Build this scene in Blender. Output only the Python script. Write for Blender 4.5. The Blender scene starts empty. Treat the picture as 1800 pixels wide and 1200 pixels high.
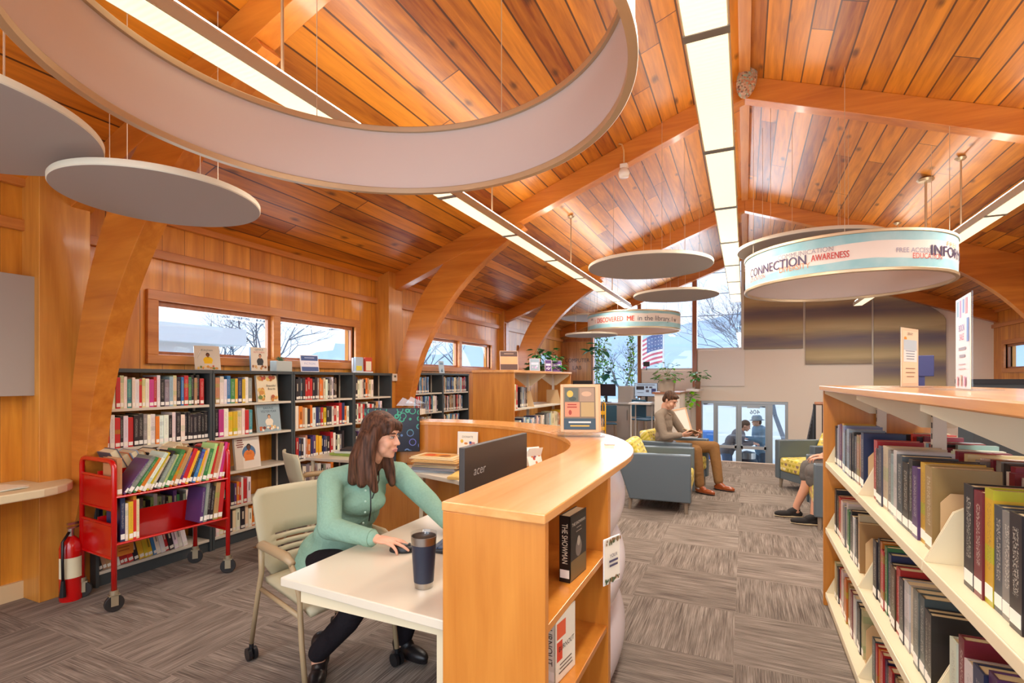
import bpy, math, random
from mathutils import Vector, Matrix, Euler
R = math.radians
rng = random.Random(7)
scene = bpy.context.scene
COL = scene.collection

# ---------------------------------------------------------------- camera, world, sun, exposure
cam = bpy.data.cameras.new('camera'); camo = bpy.data.objects.new('camera', cam); COL.objects.link(camo)
camo.location = (0, 0, 1.52); camo.rotation_euler = (R(90), 0, R(24.44))
cam.sensor_width = 36; cam.lens = 18; cam.shift_y = 67/1800; cam.clip_start = .05; cam.clip_end = 400
scene.camera = camo
scene.view_settings.view_transform = 'Standard'; scene.view_settings.look = 'None'
scene.view_settings.gamma = 1; scene.view_settings.use_curve_mapping = False
scene.view_settings.exposure = 0.08
try:
    scene.cycles.max_bounces = 7; scene.cycles.diffuse_bounces = 5; scene.cycles.glossy_bounces = 3
    scene.cycles.transmission_bounces = 6; scene.cycles.transparent_max_bounces = 8
    scene.cycles.caustics_reflective = False; scene.cycles.caustics_refractive = False
    scene.cycles.sample_clamp_indirect = 6
except Exception: pass
SKY_STRENGTH = 1.7
world = bpy.data.worlds.new('sky'); scene.world = world; world.use_nodes = True
wn = world.node_tree; bg = wn.nodes['Background']; bg.inputs[1].default_value = SKY_STRENGTH
tc = wn.nodes.new('ShaderNodeTexCoord'); sx = wn.nodes.new('ShaderNodeSeparateXYZ'); cr = wn.nodes.new('ShaderNodeValToRGB')
wn.links.new(tc.outputs['Generated'], sx.inputs[0]); wn.links.new(sx.outputs[2], cr.inputs[0]); wn.links.new(cr.outputs[0], bg.inputs[0])
cr.color_ramp.elements[0].position = .0; cr.color_ramp.elements[0].color = (.80, .88, 1, 1)
cr.color_ramp.elements[1].position = .5; cr.color_ramp.elements[1].color = (.50, .70, 1, 1)
sun = bpy.data.lights.new('sun', 'SUN'); sun.energy = 1.6; sun.angle = R(3); sun.color = (1, .95, .88)
suno = bpy.data.objects.new('sun', sun); COL.objects.link(suno); suno.rotation_euler = (R(50), 0, R(-25))

LAMP_W = 36      # watts of each 2.4 m stretch of the suspended fluorescent rows, downward
def area(name, loc, rot, sx, sy, w, col):
    l = bpy.data.lights.new(name, 'AREA'); l.shape = 'RECTANGLE'; l.size = sx; l.size_y = sy; l.energy = w; l.color = col
    o = bpy.data.objects.new(name, l); COL.objects.link(o); o.location = loc; o.rotation_euler = rot; return o
for x, y1 in ((-2.2, 10.5), (-.15, 10.5), (2.06, 12.1)):
    y = -1.2
    while y < y1-1:
        if not (x < -2 and 1 < y < 2): area('fluorescent_light', (x, y, 2.985), (0, 0, 0), .17, 2.3, LAMP_W, (1, .93, .82))
        y += 2.44
area('gable_window_daylight', (-1.9, 13.75, 2.5), (R(-90), 0, 0), 3.4, 2.4, 130, (.86, .93, 1))
for y in (3.96, 7.86, 11.74): area('side_window_daylight', (-4.72, y, 1.96), (0, R(-90), 0), .46, 2.3, 16, (.86, .93, 1))
area('rear_fill_light', (0, -2.4, 1.9), (R(90), 0, 0), 7.5, 2.6, 100, (.93, .97, 1))  # added fill light behind the camera; no rear window is built there

# ---------------------------------------------------------------- helpers
def lin(c):
    if isinstance(c, str):
        c = c.lstrip('#'); c = [int(c[i:i+2], 16)/255 for i in (0, 2, 4)]
        return tuple(x/12.92 if x <= .04045 else ((x+.055)/1.055)**2.4 for x in c)
    return tuple(c)
MATS = {}
def mat(name, col='#888888', rough=.5, metal=0, emit=None, estr=1, coat=0, spec=.5, alpha=None, trans=0):
    if name in MATS: return MATS[name]
    m = bpy.data.materials.new(name); m.use_nodes = True; MATS[name] = m
    b = m.node_tree.nodes['Principled BSDF']
    b.inputs['Base Color'].default_value = (*lin(col), 1); b.inputs['Roughness'].default_value = rough
    b.inputs['Metallic'].default_value = metal; b.inputs['Specular IOR Level'].default_value = spec
    b.inputs['Coat Weight'].default_value = coat; b.inputs['Coat Roughness'].default_value = .12
    if emit is not None:
        b.inputs['Emission Color'].default_value = (*lin(emit), 1); b.inputs['Emission Strength'].default_value = estr
    if trans: b.inputs['Transmission Weight'].default_value = trans
    return m
class NT:
    def __init__(s, m): s.t = m.node_tree; s.b = s.t.nodes['Principled BSDF']
    def n(s, typ, ins=(), **kw):
        nd = s.t.nodes.new('ShaderNode'+typ)
        for k, v in kw.items(): setattr(nd, k, v)
        for i, v in (ins.items() if isinstance(ins, dict) else enumerate(ins)):
            if v is None: continue
            if isinstance(v, bpy.types.NodeSocket): s.t.links.new(v, nd.inputs[i])
            else: nd.inputs[i].default_value = v
        return nd
    def m(s, op, *a): return s.n('Math', a, operation=op).outputs[0]
    def mix(s, f, a, b, mode='MIX'):
        nd = s.t.nodes.new('ShaderNodeMix'); nd.data_type = 'RGBA'; nd.blend_type = mode
        for i, v in ((0, f), (6, a), (7, b)):
            if isinstance(v, bpy.types.NodeSocket): s.t.links.new(v, nd.inputs[i])
            else: nd.inputs[i].default_value = v
        return nd.outputs[2]
    def obj(s):
        c = s.n('TexCoord').outputs['Object']; sp = s.n('SeparateXYZ', [c])
        return c, sp.outputs[0], sp.outputs[1], sp.outputs[2]
    def comb(s, x, y, z): return s.n('CombineXYZ', [x, y, z]).outputs[0]
    def ramp(s, f, stops):
        nd = s.n('ValToRGB', [f]); r = nd.color_ramp
        r.elements[0].position, r.elements[0].color = stops[0][0], (*stops[0][1], 1)
        r.elements[1].position, r.elements[1].color = stops[-1][0], (*stops[-1][1], 1)
        for p, c in stops[1:-1]:
            e = r.elements.new(p); e.color = (*c, 1)
        return nd.outputs[0]
    def col(s, v): s.t.links.new(v, s.b.inputs['Base Color'])
    def bump(s, h, d=.01, st=.5):
        nd = s.n('Bump', {'Height': h, 'Distance': d, 'Strength': st}); s.t.links.new(nd.outputs[0], s.b.inputs['Normal'])

def wood(name, dark, light, across='x', along='y', width=None, length=None, groove=.03, knots=0, rough=.35, coat=.3, vary=.6, grain=1., irregular=0):
    """varnished timber: grain stretched along one axis, optionally cut into boards"""
    if name in MATS: return MATS[name]
    m = mat(name, light, rough, coat=coat); k = NT(m); c, X, Y, Z = k.obj()
    ax = {'x': X, 'y': Y, 'z': Z}; a, l = ax[across], ax[along]
    o = [q for q in 'xyz' if q not in (across, along)][0]; w = ax[o]
    idv = 0.0; g = None
    if width:
        aa = k.m('DIVIDE', a, width)
        if irregular:
            nz = k.n('TexNoise', {'Vector': k.comb(k.m('MULTIPLY', a, 1.7), 0., 0.), 'Scale': 1., 'Detail': 0.}).outputs[0]
            aa = k.m('ADD', aa, k.m('MULTIPLY', nz, irregular))
        row = k.m('FLOOR', aa); fr = k.m('FRACT', aa)
        r1 = k.n('TexWhiteNoise', {'W': row}, noise_dimensions='1D').outputs[0]
        g = k.m('LESS_THAN', fr, groove)
        if length:
            ll = k.m('DIVIDE', k.m('ADD', l, k.m('MULTIPLY', r1, length*3.7)), length)
            seg = k.m('FLOOR', ll); fl = k.m('FRACT', ll)
            g = k.m('MAXIMUM', g, k.m('LESS_THAN', fl, groove*width/length*.8))
            idv = k.n('TexWhiteNoise', {'Vector': k.comb(row, seg, 0.)}, noise_dimensions='3D').outputs[0]
        else: idv = r1
    off = k.m('MULTIPLY', idv, 37.) if width else 0.
    gv = k.comb(k.m('MULTIPLY', a, 26.*grain), k.m('ADD', k.m('MULTIPLY', l, 1.6*grain), off), k.m('MULTIPLY', w, 26.*grain))
    n1 = k.n('TexNoise', {'Vector': gv, 'Scale': 1., 'Detail': 5., 'Roughness': .6, 'Distortion': .6}).outputs[0]
    gv2 = k.comb(k.m('MULTIPLY', a, 5.), k.m('ADD', k.m('MULTIPLY', l, .55), off), k.m('MULTIPLY', w, 5.))
    n2 = k.n('TexNoise', {'Vector': gv2, 'Scale': 1.3, 'Detail': 3., 'Distortion': 1.4}).outputs[0]
    f = k.m('ADD', k.m('MULTIPLY', n1, .55), k.m('MULTIPLY', n2, .6))
    if width: f = k.m('ADD', f, k.m('MULTIPLY', k.m('SUBTRACT', idv, .5), vary))
    col = k.ramp(f, [(.25, lin(dark)), (.8, lin(light))])
    if knots:
        vo = k.n('TexVoronoi', {'Vector': k.comb(k.m('MULTIPLY', a, 4.2), k.m('ADD', k.m('MULTIPLY', l, 1.9), off), 0.), 'Scale': knots, 'Randomness': 1.}, voronoi_dimensions='2D')
        kd = k.m('ADD', vo.outputs[0], k.m('MULTIPLY', k.m('SUBTRACT', n1, .5), .12))
        kf = k.n('MapRange', {'Value': kd, 'From Min': .02, 'From Max': .09, 'To Min': .7, 'To Max': 0.}).outputs[0]
        col = k.mix(kf, col, (*[q*.16 for q in lin(dark)], 1))
    if g is not None:
        col = k.mix(k.m('MULTIPLY', g, .9), col, (*[q*.22 for q in lin(dark)], 1)); k.bump(k.m('SUBTRACT', k.m('MULTIPLY', n1, .1), g), .008, .5)
    k.col(col); return m

class M:
    """collects shapes into one mesh"""
    def __init__(s): s.v = []; s.f = []; s.mi = []; s.c = []; s.cur = 0; s.col = None; s.T = None
    def add(s, vs, fs):
        b = len(s.v)
        for p in vs:
            p = Vector(p); s.v.append(s.T @ p if s.T is not None else p)
        for f in fs: s.f.append([b+i for i in f]); s.mi.append(s.cur); s.c.append(s.col)
        return s
    def box(s, x0, x1, y0, y1, z0, z1):
        return s.add([(x, y, z) for z in (z0, z1) for y in (y0, y1) for x in (x0, x1)], [(0,2,3,1),(4,5,7,6),(0,1,5,4),(2,6,7,3),(0,4,6,2),(1,3,7,5)])
    def prism(s, poly, axis, a, b):
        def mk(p, q, h): return {'y': (p, h, q), 'x': (h, p, q), 'z': (p, q, h)}[axis]
        n = len(poly)
        ar = sum(poly[i][0]*poly[(i+1) % n][1]-poly[(i+1) % n][0]*poly[i][1] for i in range(n))
        if (ar < 0) != (axis == 'y'): poly = poly[::-1]
        vs = [mk(p, q, a) for p, q in poly]+[mk(p, q, b) for p, q in poly]
        return s.add(vs, [tuple(range(n))[::-1], tuple(range(n, 2*n))]+[(i, (i+1) % n, n+(i+1) % n, n+i) for i in range(n)])
    def frus(s, p0, p1, r0, r1=None, n=12, cap=True):
        r1 = r0 if r1 is None else r1; p0, p1 = Vector(p0), Vector(p1); d = (p1-p0)
        if d.length < 1e-7: return s
        d.normalize(); u = d.orthogonal().normalized(); w = d.cross(u); vs = []
        for p, r in ((p0, r0), (p1, r1)):
            for i in range(n):
                a = 2*math.pi*i/n; vs.append(p+(u*math.cos(a)+w*math.sin(a))*r)
        fs = [(i, (i+1) % n, n+(i+1) % n, n+i) for i in range(n)]
        if cap: fs += [tuple(range(n))[::-1], tuple(range(n, 2*n))]
        return s.add(vs, fs)
    def tube(s, pts, r, n=8, closed=False):
        pts = [Vector(p) for p in pts]; N = len(pts); vs = []; fs = []; u = None
        rr = r if isinstance(r, (list, tuple)) else [r]*N
        for i, p in enumerate(pts):
            d = (pts[min(i+1, N-1)]-pts[max(i-1, 0)]) if not closed else pts[(i+1) % N]-pts[i-1]
            d.normalize()
            u = d.orthogonal().normalized() if u is None else (u-d*u.dot(d)).normalized()
            w = d.cross(u)
            for j in range(n):
                a = 2*math.pi*j/n; vs.append(p+(u*math.cos(a)+w*math.sin(a))*rr[i])
        for i in range(N if closed else N-1):
            k = (i+1) % N
            for j in range(n): fs.append((i*n+j, i*n+(j+1) % n, k*n+(j+1) % n, k*n+j))
        if not closed: fs += [tuple(range(n))[::-1], tuple((N-1)*n+j for j in range(n))]
        return s.add(vs, fs)
    def lathe(s, prof, c=(0, 0, 0), n=24, a0=0, a1=360, caps=True):
        c = Vector(c); full = abs(a1-a0) >= 360; K = n if full else n+1; vs = []; fs = []; P = len(prof)
        for i in range(K):
            a = R(a0+(a1-a0)*i/n)
            for r, z in prof: vs.append(c+Vector((r*math.cos(a), r*math.sin(a), z)))
        for i in range(n):
            k = (i+1) % K
            for j in range(P-1): fs.append((i*P+j, k*P+j, k*P+j+1, i*P+j+1))
        if full and caps:
            if prof[0][0] > 1e-6: fs.append(tuple(i*P for i in range(K))[::-1])
            if prof[-1][0] > 1e-6: fs.append(tuple(i*P+P-1 for i in range(K)))
        return s.add(vs, fs)
    def ring(s, c, ro, ri, z0, z1, n=96):
        return s.lathe([(ri, z0), (ro, z0), (ro, z1), (ri, z1), (ri, z0)], (c[0], c[1], 0), n, caps=False)
    def ell(s, c, r, n=16, rot=None):
        c = Vector(c); r = (r, r, r) if not isinstance(r, (tuple, list)) else r; h = n//2; vs = []; fs = []
        for i in range(1, h):
            t = math.pi*i/h
            for j in range(n):
                a = 2*math.pi*j/n; p = Vector((r[0]*math.sin(t)*math.cos(a), r[1]*math.sin(t)*math.sin(a), r[2]*math.cos(t)))
                vs.append(c+(rot @ p if rot is not None else p))
        top = Vector((0, 0, r[2])); vs += [c+(rot @ top if rot is not None else top), c-(rot @ top if rot is not None else top)]
        T, B = len(vs)-2, len(vs)-1
        for j in range(n): fs.append((T, j, (j+1) % n)); fs.append((B, (h-2)*n+(j+1) % n, (h-2)*n+j))
        for i in range(h-2):
            for j in range(n): fs.append((i*n+j, (i+1)*n+j, (i+1)*n+(j+1) % n, i*n+(j+1) % n))
        return s.add(vs, fs)
    def cap(s, p0, p1, r0, r1=None, n=14):
        r1 = r0 if r1 is None else r1
        s.ell(p0, r0, n); s.ell(p1, r1, n); return s.frus(p0, p1, r0, r1, n)
    def quad(s, a, b, c, d): return s.add([a, b, c, d], [(0, 1, 2, 3)])
    def build(s, name, mats, parent=None, smooth=False, bevel=0, seg=2, loc=None, rot=None, kind=None, flat_angle=35):
        me = bpy.data.meshes.new(name); me.from_pydata([tuple(p) for p in s.v], [], s.f)
        for m_ in (mats if isinstance(mats, (list, tuple)) else [mats]): me.materials.append(m_)
        me.polygons.foreach_set('material_index', s.mi)
        if any(c is not None for c in s.c):
            at = me.color_attributes.new('Col', 'FLOAT_COLOR', 'CORNER'); buf = []
            for p, c in zip(me.polygons, s.c):
                cc = (*(c or (.5, .5, .5)), 1)
                for _ in range(p.loop_total): buf.extend(cc)
            at.data.foreach_set('color', buf)
        me.validate()
        if smooth:
            me.polygons.foreach_set('use_smooth', [True]*len(me.polygons))
            if smooth == 'auto': me.set_sharp_from_angle(angle=R(flat_angle))
        o = bpy.data.objects.new(name, me); COL.objects.link(o)
        if parent is not None: o.parent = parent
        if loc: o.location = loc
        if rot: o.rotation_euler = rot
        if bevel:
            b = o.modifiers.new('bevel', 'BEVEL'); b.width = bevel; b.segments = seg; b.limit_method = 'ANGLE'; b.angle_limit = R(40)
        if kind: o['kind'] = kind
        return o

def tag(o, label, cat, group=None, kind=None):
    o['label'] = label; o['category'] = cat
    if group: o['group'] = group
    if kind: o['kind'] = kind
    return o
def thing(name, label, cat, loc=(0, 0, 0), rz=0, group=None, scale=None, rot=None):
    o = bpy.data.objects.new(name, None); COL.objects.link(o); o.location = loc; o.rotation_euler = rot or (0, 0, rz); o.empty_display_size = .1
    if scale: o.scale = scale
    return tag(o, label, cat, group)
def struct(o): o['kind'] = 'structure'; return o
def xf(loc=(0, 0, 0), rz=0, rx=0, ry=0): return Matrix.Translation(loc) @ Euler((rx, ry, rz)).to_matrix().to_4x4()

def text_mesh(txt, size, align='CENTER', extrude=0, bold=0):
    cu = bpy.data.curves.new('t', 'FONT'); cu.body = txt; cu.size = size; cu.align_x = align; cu.align_y = 'CENTER'; cu.extrude = extrude; cu.resolution_u = 3; cu.offset = bold*size
    o = bpy.data.objects.new('t', cu); COL.objects.link(o); bpy.context.view_layer.update()
    me = bpy.data.meshes.new_from_object(o.evaluated_get(bpy.context.evaluated_depsgraph_get()))
    vs = [v.co.copy() for v in me.vertices]; fs = [tuple(p.vertices) for p in me.polygons]
    bpy.data.objects.remove(o); bpy.data.curves.remove(cu); bpy.data.meshes.remove(me)
    return vs, fs
def print_mat():
    if 'printed_paper' in MATS: return MATS['printed_paper']
    m = mat('printed_paper', '#ffffff', .45); k = NT(m); a = k.n('Attribute', attribute_name='Col'); k.col(a.outputs['Color']); return m
def art(items, w, h, parent, name='printed_face', y=-.001, T=None):
    """a printed sheet in local x (0..w) and z (0..h), looking along -y: ('r',x,z,w,h,col) ('e',x,z,rx,rz,col) ('t',txt,x,z,size,col,maxw)"""
    q = M(); 
    if T is not None: q.T = T
    for i, it in enumerate(items):
        yy = y-.0002*i; q.col = lin(it[-1]) if it[0] != 't' else lin(it[5])
        if it[0] == 'r':
            _, x, z, a, b, c = it; x, z, a, b = x*w, z*h, a*w, b*h; q.quad((x, yy, z), (x+a, yy, z), (x+a, yy, z+b), (x, yy, z+b))
        elif it[0] == 'e':
            _, x, z, a, b, c = it; q.add([((x+a*math.cos(2*math.pi*k/20))*w, yy, (z+b*math.sin(2*math.pi*k/20))*h) for k in range(20)], [tuple(range(20))])
        elif it[0] == 't':
            vs, fs = text_mesh(it[1], it[4]*h)
            wd = max(v.x for v in vs)-min(v.x for v in vs); sc = min(1, (it[6] if len(it) > 6 else .9)*w/wd)
            q.add([(it[2]*w+v.x*sc, yy, it[3]*h+v.y*(sc if sc > .6 else (sc+1)/2)) for v in vs], fs)
    return q.build(name, print_mat(), parent)
def lines(x, z, w, n, dz, col, rows_rng=rng, t=.012):
    return [('r', x+(w-w*q)/2, z-i*dz, w*q, t, col) for i, q in enumerate(rows_rng.uniform(.7, 1) for _ in range(n))]

# ---------------------------------------------------------------- shared materials
CEIL = wood('varnished_knotty_pine', '#7c3203', '#e29026', 'x', 'y', .165, 4.6, .075, knots=.6, rough=.42, coat=.45, vary=.42); CEIL.node_tree.nodes['Principled BSDF'].inputs['Coat Roughness'].default_value = .26
PANEL = wood('wall_board_timber', '#ae5f0c', '#eda53a', 'y', 'z', .21, None, .02, rough=.4, coat=.3, vary=.22, grain=.7, irregular=1.6)
PANELX = wood('end_wall_timber', '#a8642a', '#dca05c', 'x', 'z', .3, None, .02, rough=.4, coat=.3, vary=.2, grain=.7)
BEAMX = wood('glulam_fir', '#a85412', '#d98a34', 'z', 'x', None, rough=.32, coat=.4, grain=.6)
TRIM = wood('stained_trim', '#a85c20', '#d99248', 'z', 'y', None, rough=.4, grain=.8)
TRIMX = wood('stained_mullion', '#7d4420', '#b57447', 'x', 'z', None, rough=.4, grain=.8)
POSTW = wood('box_column_timber', '#a9601a', '#dc9a40', 'y', 'z', None, rough=.4, grain=.8)
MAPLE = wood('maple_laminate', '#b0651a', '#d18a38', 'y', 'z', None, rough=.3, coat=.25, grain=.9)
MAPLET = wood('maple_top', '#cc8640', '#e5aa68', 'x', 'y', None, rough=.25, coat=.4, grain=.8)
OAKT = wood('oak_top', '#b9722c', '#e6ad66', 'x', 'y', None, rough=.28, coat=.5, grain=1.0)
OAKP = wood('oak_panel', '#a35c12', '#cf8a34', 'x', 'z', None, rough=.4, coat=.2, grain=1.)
WHITEWALL = mat('painted_drywall', '#efe8dc', .8); WHITEPANEL = mat('white_panel', '#e4e0da', .35)
CREAM = mat('cream_steel', '#e2d5b4', .4); SHELFG = mat('pale_shelf_steel', '#cfc6b4', .45)
CHAR = mat('charcoal_laminate', '#3e4446', .5); BLACK = mat('black_plastic', '#17171a', .4); DGREY = mat('dark_grey_plastic', '#3a3532', .4)
STEEL = mat('brushed_steel', '#b8b4ae', .28, 1); ALU = mat('warm_aluminium', '#c9b494', .35, .6); CABLE = mat('hanging_cable', '#d8c8b0', .4, .5)
WHITE = mat('white_laminate', '#dcd8d2', .3, coat=.2); PAPER = mat('paper', '#efe9dc', .7); RED = mat('red_enamel', '#c00808', .22, coat=.6)
GREYCH = mat('grey_green_plastic', '#b4ab8d', .5); TAUPE = mat('taupe_frame', '#a89270', .4)
def glass_mat(name='window_glass', refl=.06, tint=(.96, .98, 1, 1)):
    m = mat(name, '#ffffff', .0); t = m.node_tree; o = t.nodes['Material Output']
    tr = t.nodes.new('ShaderNodeBsdfTransparent'); gl = t.nodes.new('ShaderNodeBsdfGlossy'); gl.inputs['Roughness'].default_value = .02
    mx = t.nodes.new('ShaderNodeMixShader'); mx.inputs[0].default_value = refl; tr.inputs[0].default_value = tint
    t.links.new(tr.outputs[0], mx.inputs[1]); t.links.new(gl.outputs[0], mx.inputs[2]); t.links.new(mx.outputs[0], o.inputs[0]); return m
GLASS = glass_mat(); CLEAR = glass_mat('clear_acrylic', .08, (.93, .95, .96, 1))
def carpet_mat():
    m = mat('carpet_tiles', '#7a6c60', .95, spec=.1); k = NT(m); c, X, Y, Z = k.obj(); w = .66
    a = k.m('DIVIDE', k.m('ADD', X, .055), w); b = k.m('DIVIDE', k.m('SUBTRACT', Y, 4.31), w)
    ia, ib = k.m('FLOOR', a), k.m('FLOOR', b); par = k.m('FLOORED_MODULO', k.m('ADD', ia, ib), 2.)
    par = k.m('GREATER_THAN', par, .5)
    u = k.m('ADD', k.m('MULTIPLY', X, par), k.m('MULTIPLY', Y, k.m('SUBTRACT', 1., par)))
    v = k.m('ADD', k.m('MULTIPLY', Y, par), k.m('MULTIPLY', X, k.m('SUBTRACT', 1., par)))
    idn = k.n('TexWhiteNoise', {'Vector': k.comb(ia, ib, 0.)}, noise_dimensions='3D').outputs[0]
    s1 = k.n('TexNoise', {'Vector': k.comb(k.m('MULTIPLY', u, 210.), k.m('ADD', k.m('MULTIPLY', v, 3.), k.m('MULTIPLY', idn, 50.)), 0.), 'Scale': 1., 'Detail': 3., 'Roughness': .7}).outputs[0]
    s2 = k.n('TexNoise', {'Vector': k.comb(k.m('MULTIPLY', u, 22.), k.m('ADD', k.m('MULTIPLY', v, 2.5), k.m('MULTIPLY', idn, 9.)), 0.), 'Scale': 1., 'Detail': 3.}).outputs[0]
    f = k.m('ADD', k.m('ADD', k.m('MULTIPLY', s1, .75), k.m('MULTIPLY', s2, .3)), k.m('MULTIPLY', k.m('SUBTRACT', idn, .5), .06))
    col = k.ramp(f, [(.36, lin('#514842')), (.5, lin('#796e65')), (.66, lin('#a4998e'))]); k.col(col)
    k.bump(s1, .004, .6); return m
CARPET = carpet_mat()
# ================================================================ THE SETTING
YB, YF = -2.6, 13.5          # back of what is built, far wall
def ceil_z(x): return 4.62-.375*abs(x)
m = M(); m.box(-4.75, 4.75, YB, 10.35, -.12, 0); m.box(-4.75, -1.08, 10.35, YF, -.12, 0); m.box(1.18, 4.75, 10.35, YF, -.12, 0)
struct(m.build('floor', CARPET))
m = M(); m.box(-1.08, 1.18, 10.30, 10.36, -.10, .006); struct(m.build('trim_1', mat('nosing', '#d9c9b6', .5)))
# stairwell down to the entrance
m = M()
for i in range(7): m.box(-1.05, 1.15, 10.36+.27*i, 10.36+.27*(i+1)+.02, -1.3, -.17*(i+1))
m.box(-1.05, 1.15, 12.25, YF+.2, -1.36, -1.25); struct(m.build('stair', CARPET))
m = M(); m.box(-1.2, -1.05, 10.35, YF, -1.3, -.001); m.box(1.15, 1.3, 10.35, YF, -1.3, -.001); struct(m.build('wall_stairwell', WHITEWALL))
# ceiling: two slopes of boards
for s in (-1, 1):
    m = M(); m.prism([(0, 4.62), (s*4.75, ceil_z(4.75)), (s*4.75, ceil_z(4.75)+.12), (0, 4.74)], 'y', YB, YF+.9)
    struct(m.build('ceiling', CEIL))
m = M(); m.box(-.05, .05, YB, YF, 4.56, 4.615); struct(m.build('trim_2', TRIM))
# side walls with high windows
WIN = [(2.74, 5.18), (6.64, 9.08), (10.52, 12.97)]
def side_wall(s):
    m = M(); x0, x1 = sorted((s*4.6, s*4.75)); lo, hi = 1.70, 2.225; y = YB
    for a, b in WIN:
        m.box(x0, x1, y, a, 0, 2.95); m.box(x0, x1, a, b, 0, lo); m.box(x0, x1, a, b, hi, 2.95); y = b
    m.box(x0, x1, y, YF+.1, 0, 2.95)
    return m
struct(side_wall(-1).build('wall_left', PANEL)); struct(side_wall(1).build('wall_right', PANEL))
for s, nm in ((-1, 3), (1, 4)):
    x0, x1 = sorted((s*4.6, s*4.56)); m = M(); m.box(x0, x1, YB, YF, 2.555, 2.63); m.box(*sorted((s*4.6, s*4.55)), YB, YF, 2.86, 2.93)
    struct(m.build(f'trim_{nm}', TRIM, bevel=.004))
nw = 1
for s in (-1, 1):
    for a, b in WIN:
        m = M(); mid = (a+b)/2; o, i = s*4.57, s*4.70; x0, x1 = sorted((s*4.565, s*4.70))
        for (y0, y1, z0, z1) in ((a-.09, b+.09, 2.20, 2.285), (a-.09, b+.09, 1.655, 1.735), (a-.09, a+.0, 1.735, 2.2), (b, b+.09, 1.735, 2.2), (mid-.045, mid+.045, 1.735, 2.2)):
            m.box(x0, x1, y0, y1, z0, z1)
        w = struct(m.build(f'window_{nw}', TRIM, bevel=.004)); nw += 1
        for y0, y1 in ((a, mid-.045), (mid+.045, b)):
            q = M(); X0, X1 = sorted((s*4.62, s*4.66))
            for (c0, c1, z0, z1) in ((y0, y1, 2.155, 2.2), (y0, y1, 1.735, 1.765), (y0, y0+.03, 1.765, 2.155), (y1-.03, y1, 1.765, 2.155)): q.box(X0, X1, c0, c1, z0, z1)
            q.build('sash', TRIMX, w)
            q = M(); q.box(min(s*4.638, s*4.644), max(s*4.638, s*4.644), y0+.03, y1-.03, 1.765, 2.155); q.build('glass_pane', GLASS, w)
# far wall
EX = lambda x: ceil_z(x)
m = M()
m.prism([(-4.75, 0), (-3.78, 0), (-3.78, EX(3.78)+.05), (-4.75, EX(4.75)+.05)], 'y', YF, YF+.15)
struct(m.build('wall_far_left', PANELX))
m = M()
m.prism([(-3.78, 0), (-1.05, 0), (-1.05, 1.34), (-3.78, .62)][0:0] or [(-3.78, 0), (-1.08, 0), (-1.08, 1.76), (-2.48, 1.76), (-2.48, .88), (-3.78, .88)], 'y', YF, YF+.15)
m.box(-1.08, .92, YF, YF+.15, 1.0, 2.25)
m.prism([(.92, -1.25), (1.3, -1.25), (1.3, 0), (4.75, 0), (4.75, EX(4.75)+.05), (-.05, EX(0)+.1), (-.05, 2.25), (.92, 2.25)], 'y', YF, YF+.15)
struct(m.build('wall_far', WHITEWALL))
m = M(); m.box(-4.6, -3.78, YF-.04, YF, 2.555, 2.63); struct(m.build('trim_5', TRIMX))
m = M(); m.box(-3.76, -3.72, YF-.03, YF+.12, .88, 3.15); m.box(-2.53, -2.44, YF-.06, YF+.12, 1.05, 3.7); m.box(-1.18, -1.08, YF-.06, YF+.12, 1.34, 4.2)
m.box(-1.10, -.98, YF-.05, YF+.1, -1.25, 1.0)
struct(m.build('trim_6', TRIMX, bevel=.004))
# gable glazing: three panes
def pane(x0, x1, z0, n):
    w = M(); w.prism([(x0, z0), (x1, z0), (x1, EX(x1)-.02), (x0, EX(x0)-.02)], 'y', YF+.05, YF+.056)
    o = struct(w.build(f'window_{n}', GLASS))
    f = M(); f.box(x0, x1, YF+.02, YF+.09, z0, z0+.05); f.box(x1-.03, x1, YF+.02, YF+.09, z0+.05, EX(x1)-.05); f.build('window_frame', mat('white_frame', '#cfd4d8', .4), o)
    return o
pane(-3.74, -2.52, .88, 7); pane(-2.44, -1.17, 1.76, 8); pane(-1.09, -.05, 2.25, 9)
m = M(); m.box(-1.06, .0, YF-.05, YF, 1.36, 2.24); struct(m.build('trim_7', WHITEPANEL, bevel=.006))
m = M(); m.box(-2.43, -1.17, YF-.05, YF, .95, 1.74); struct(m.build('trim_8', WHITEPANEL, bevel=.006))
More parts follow.
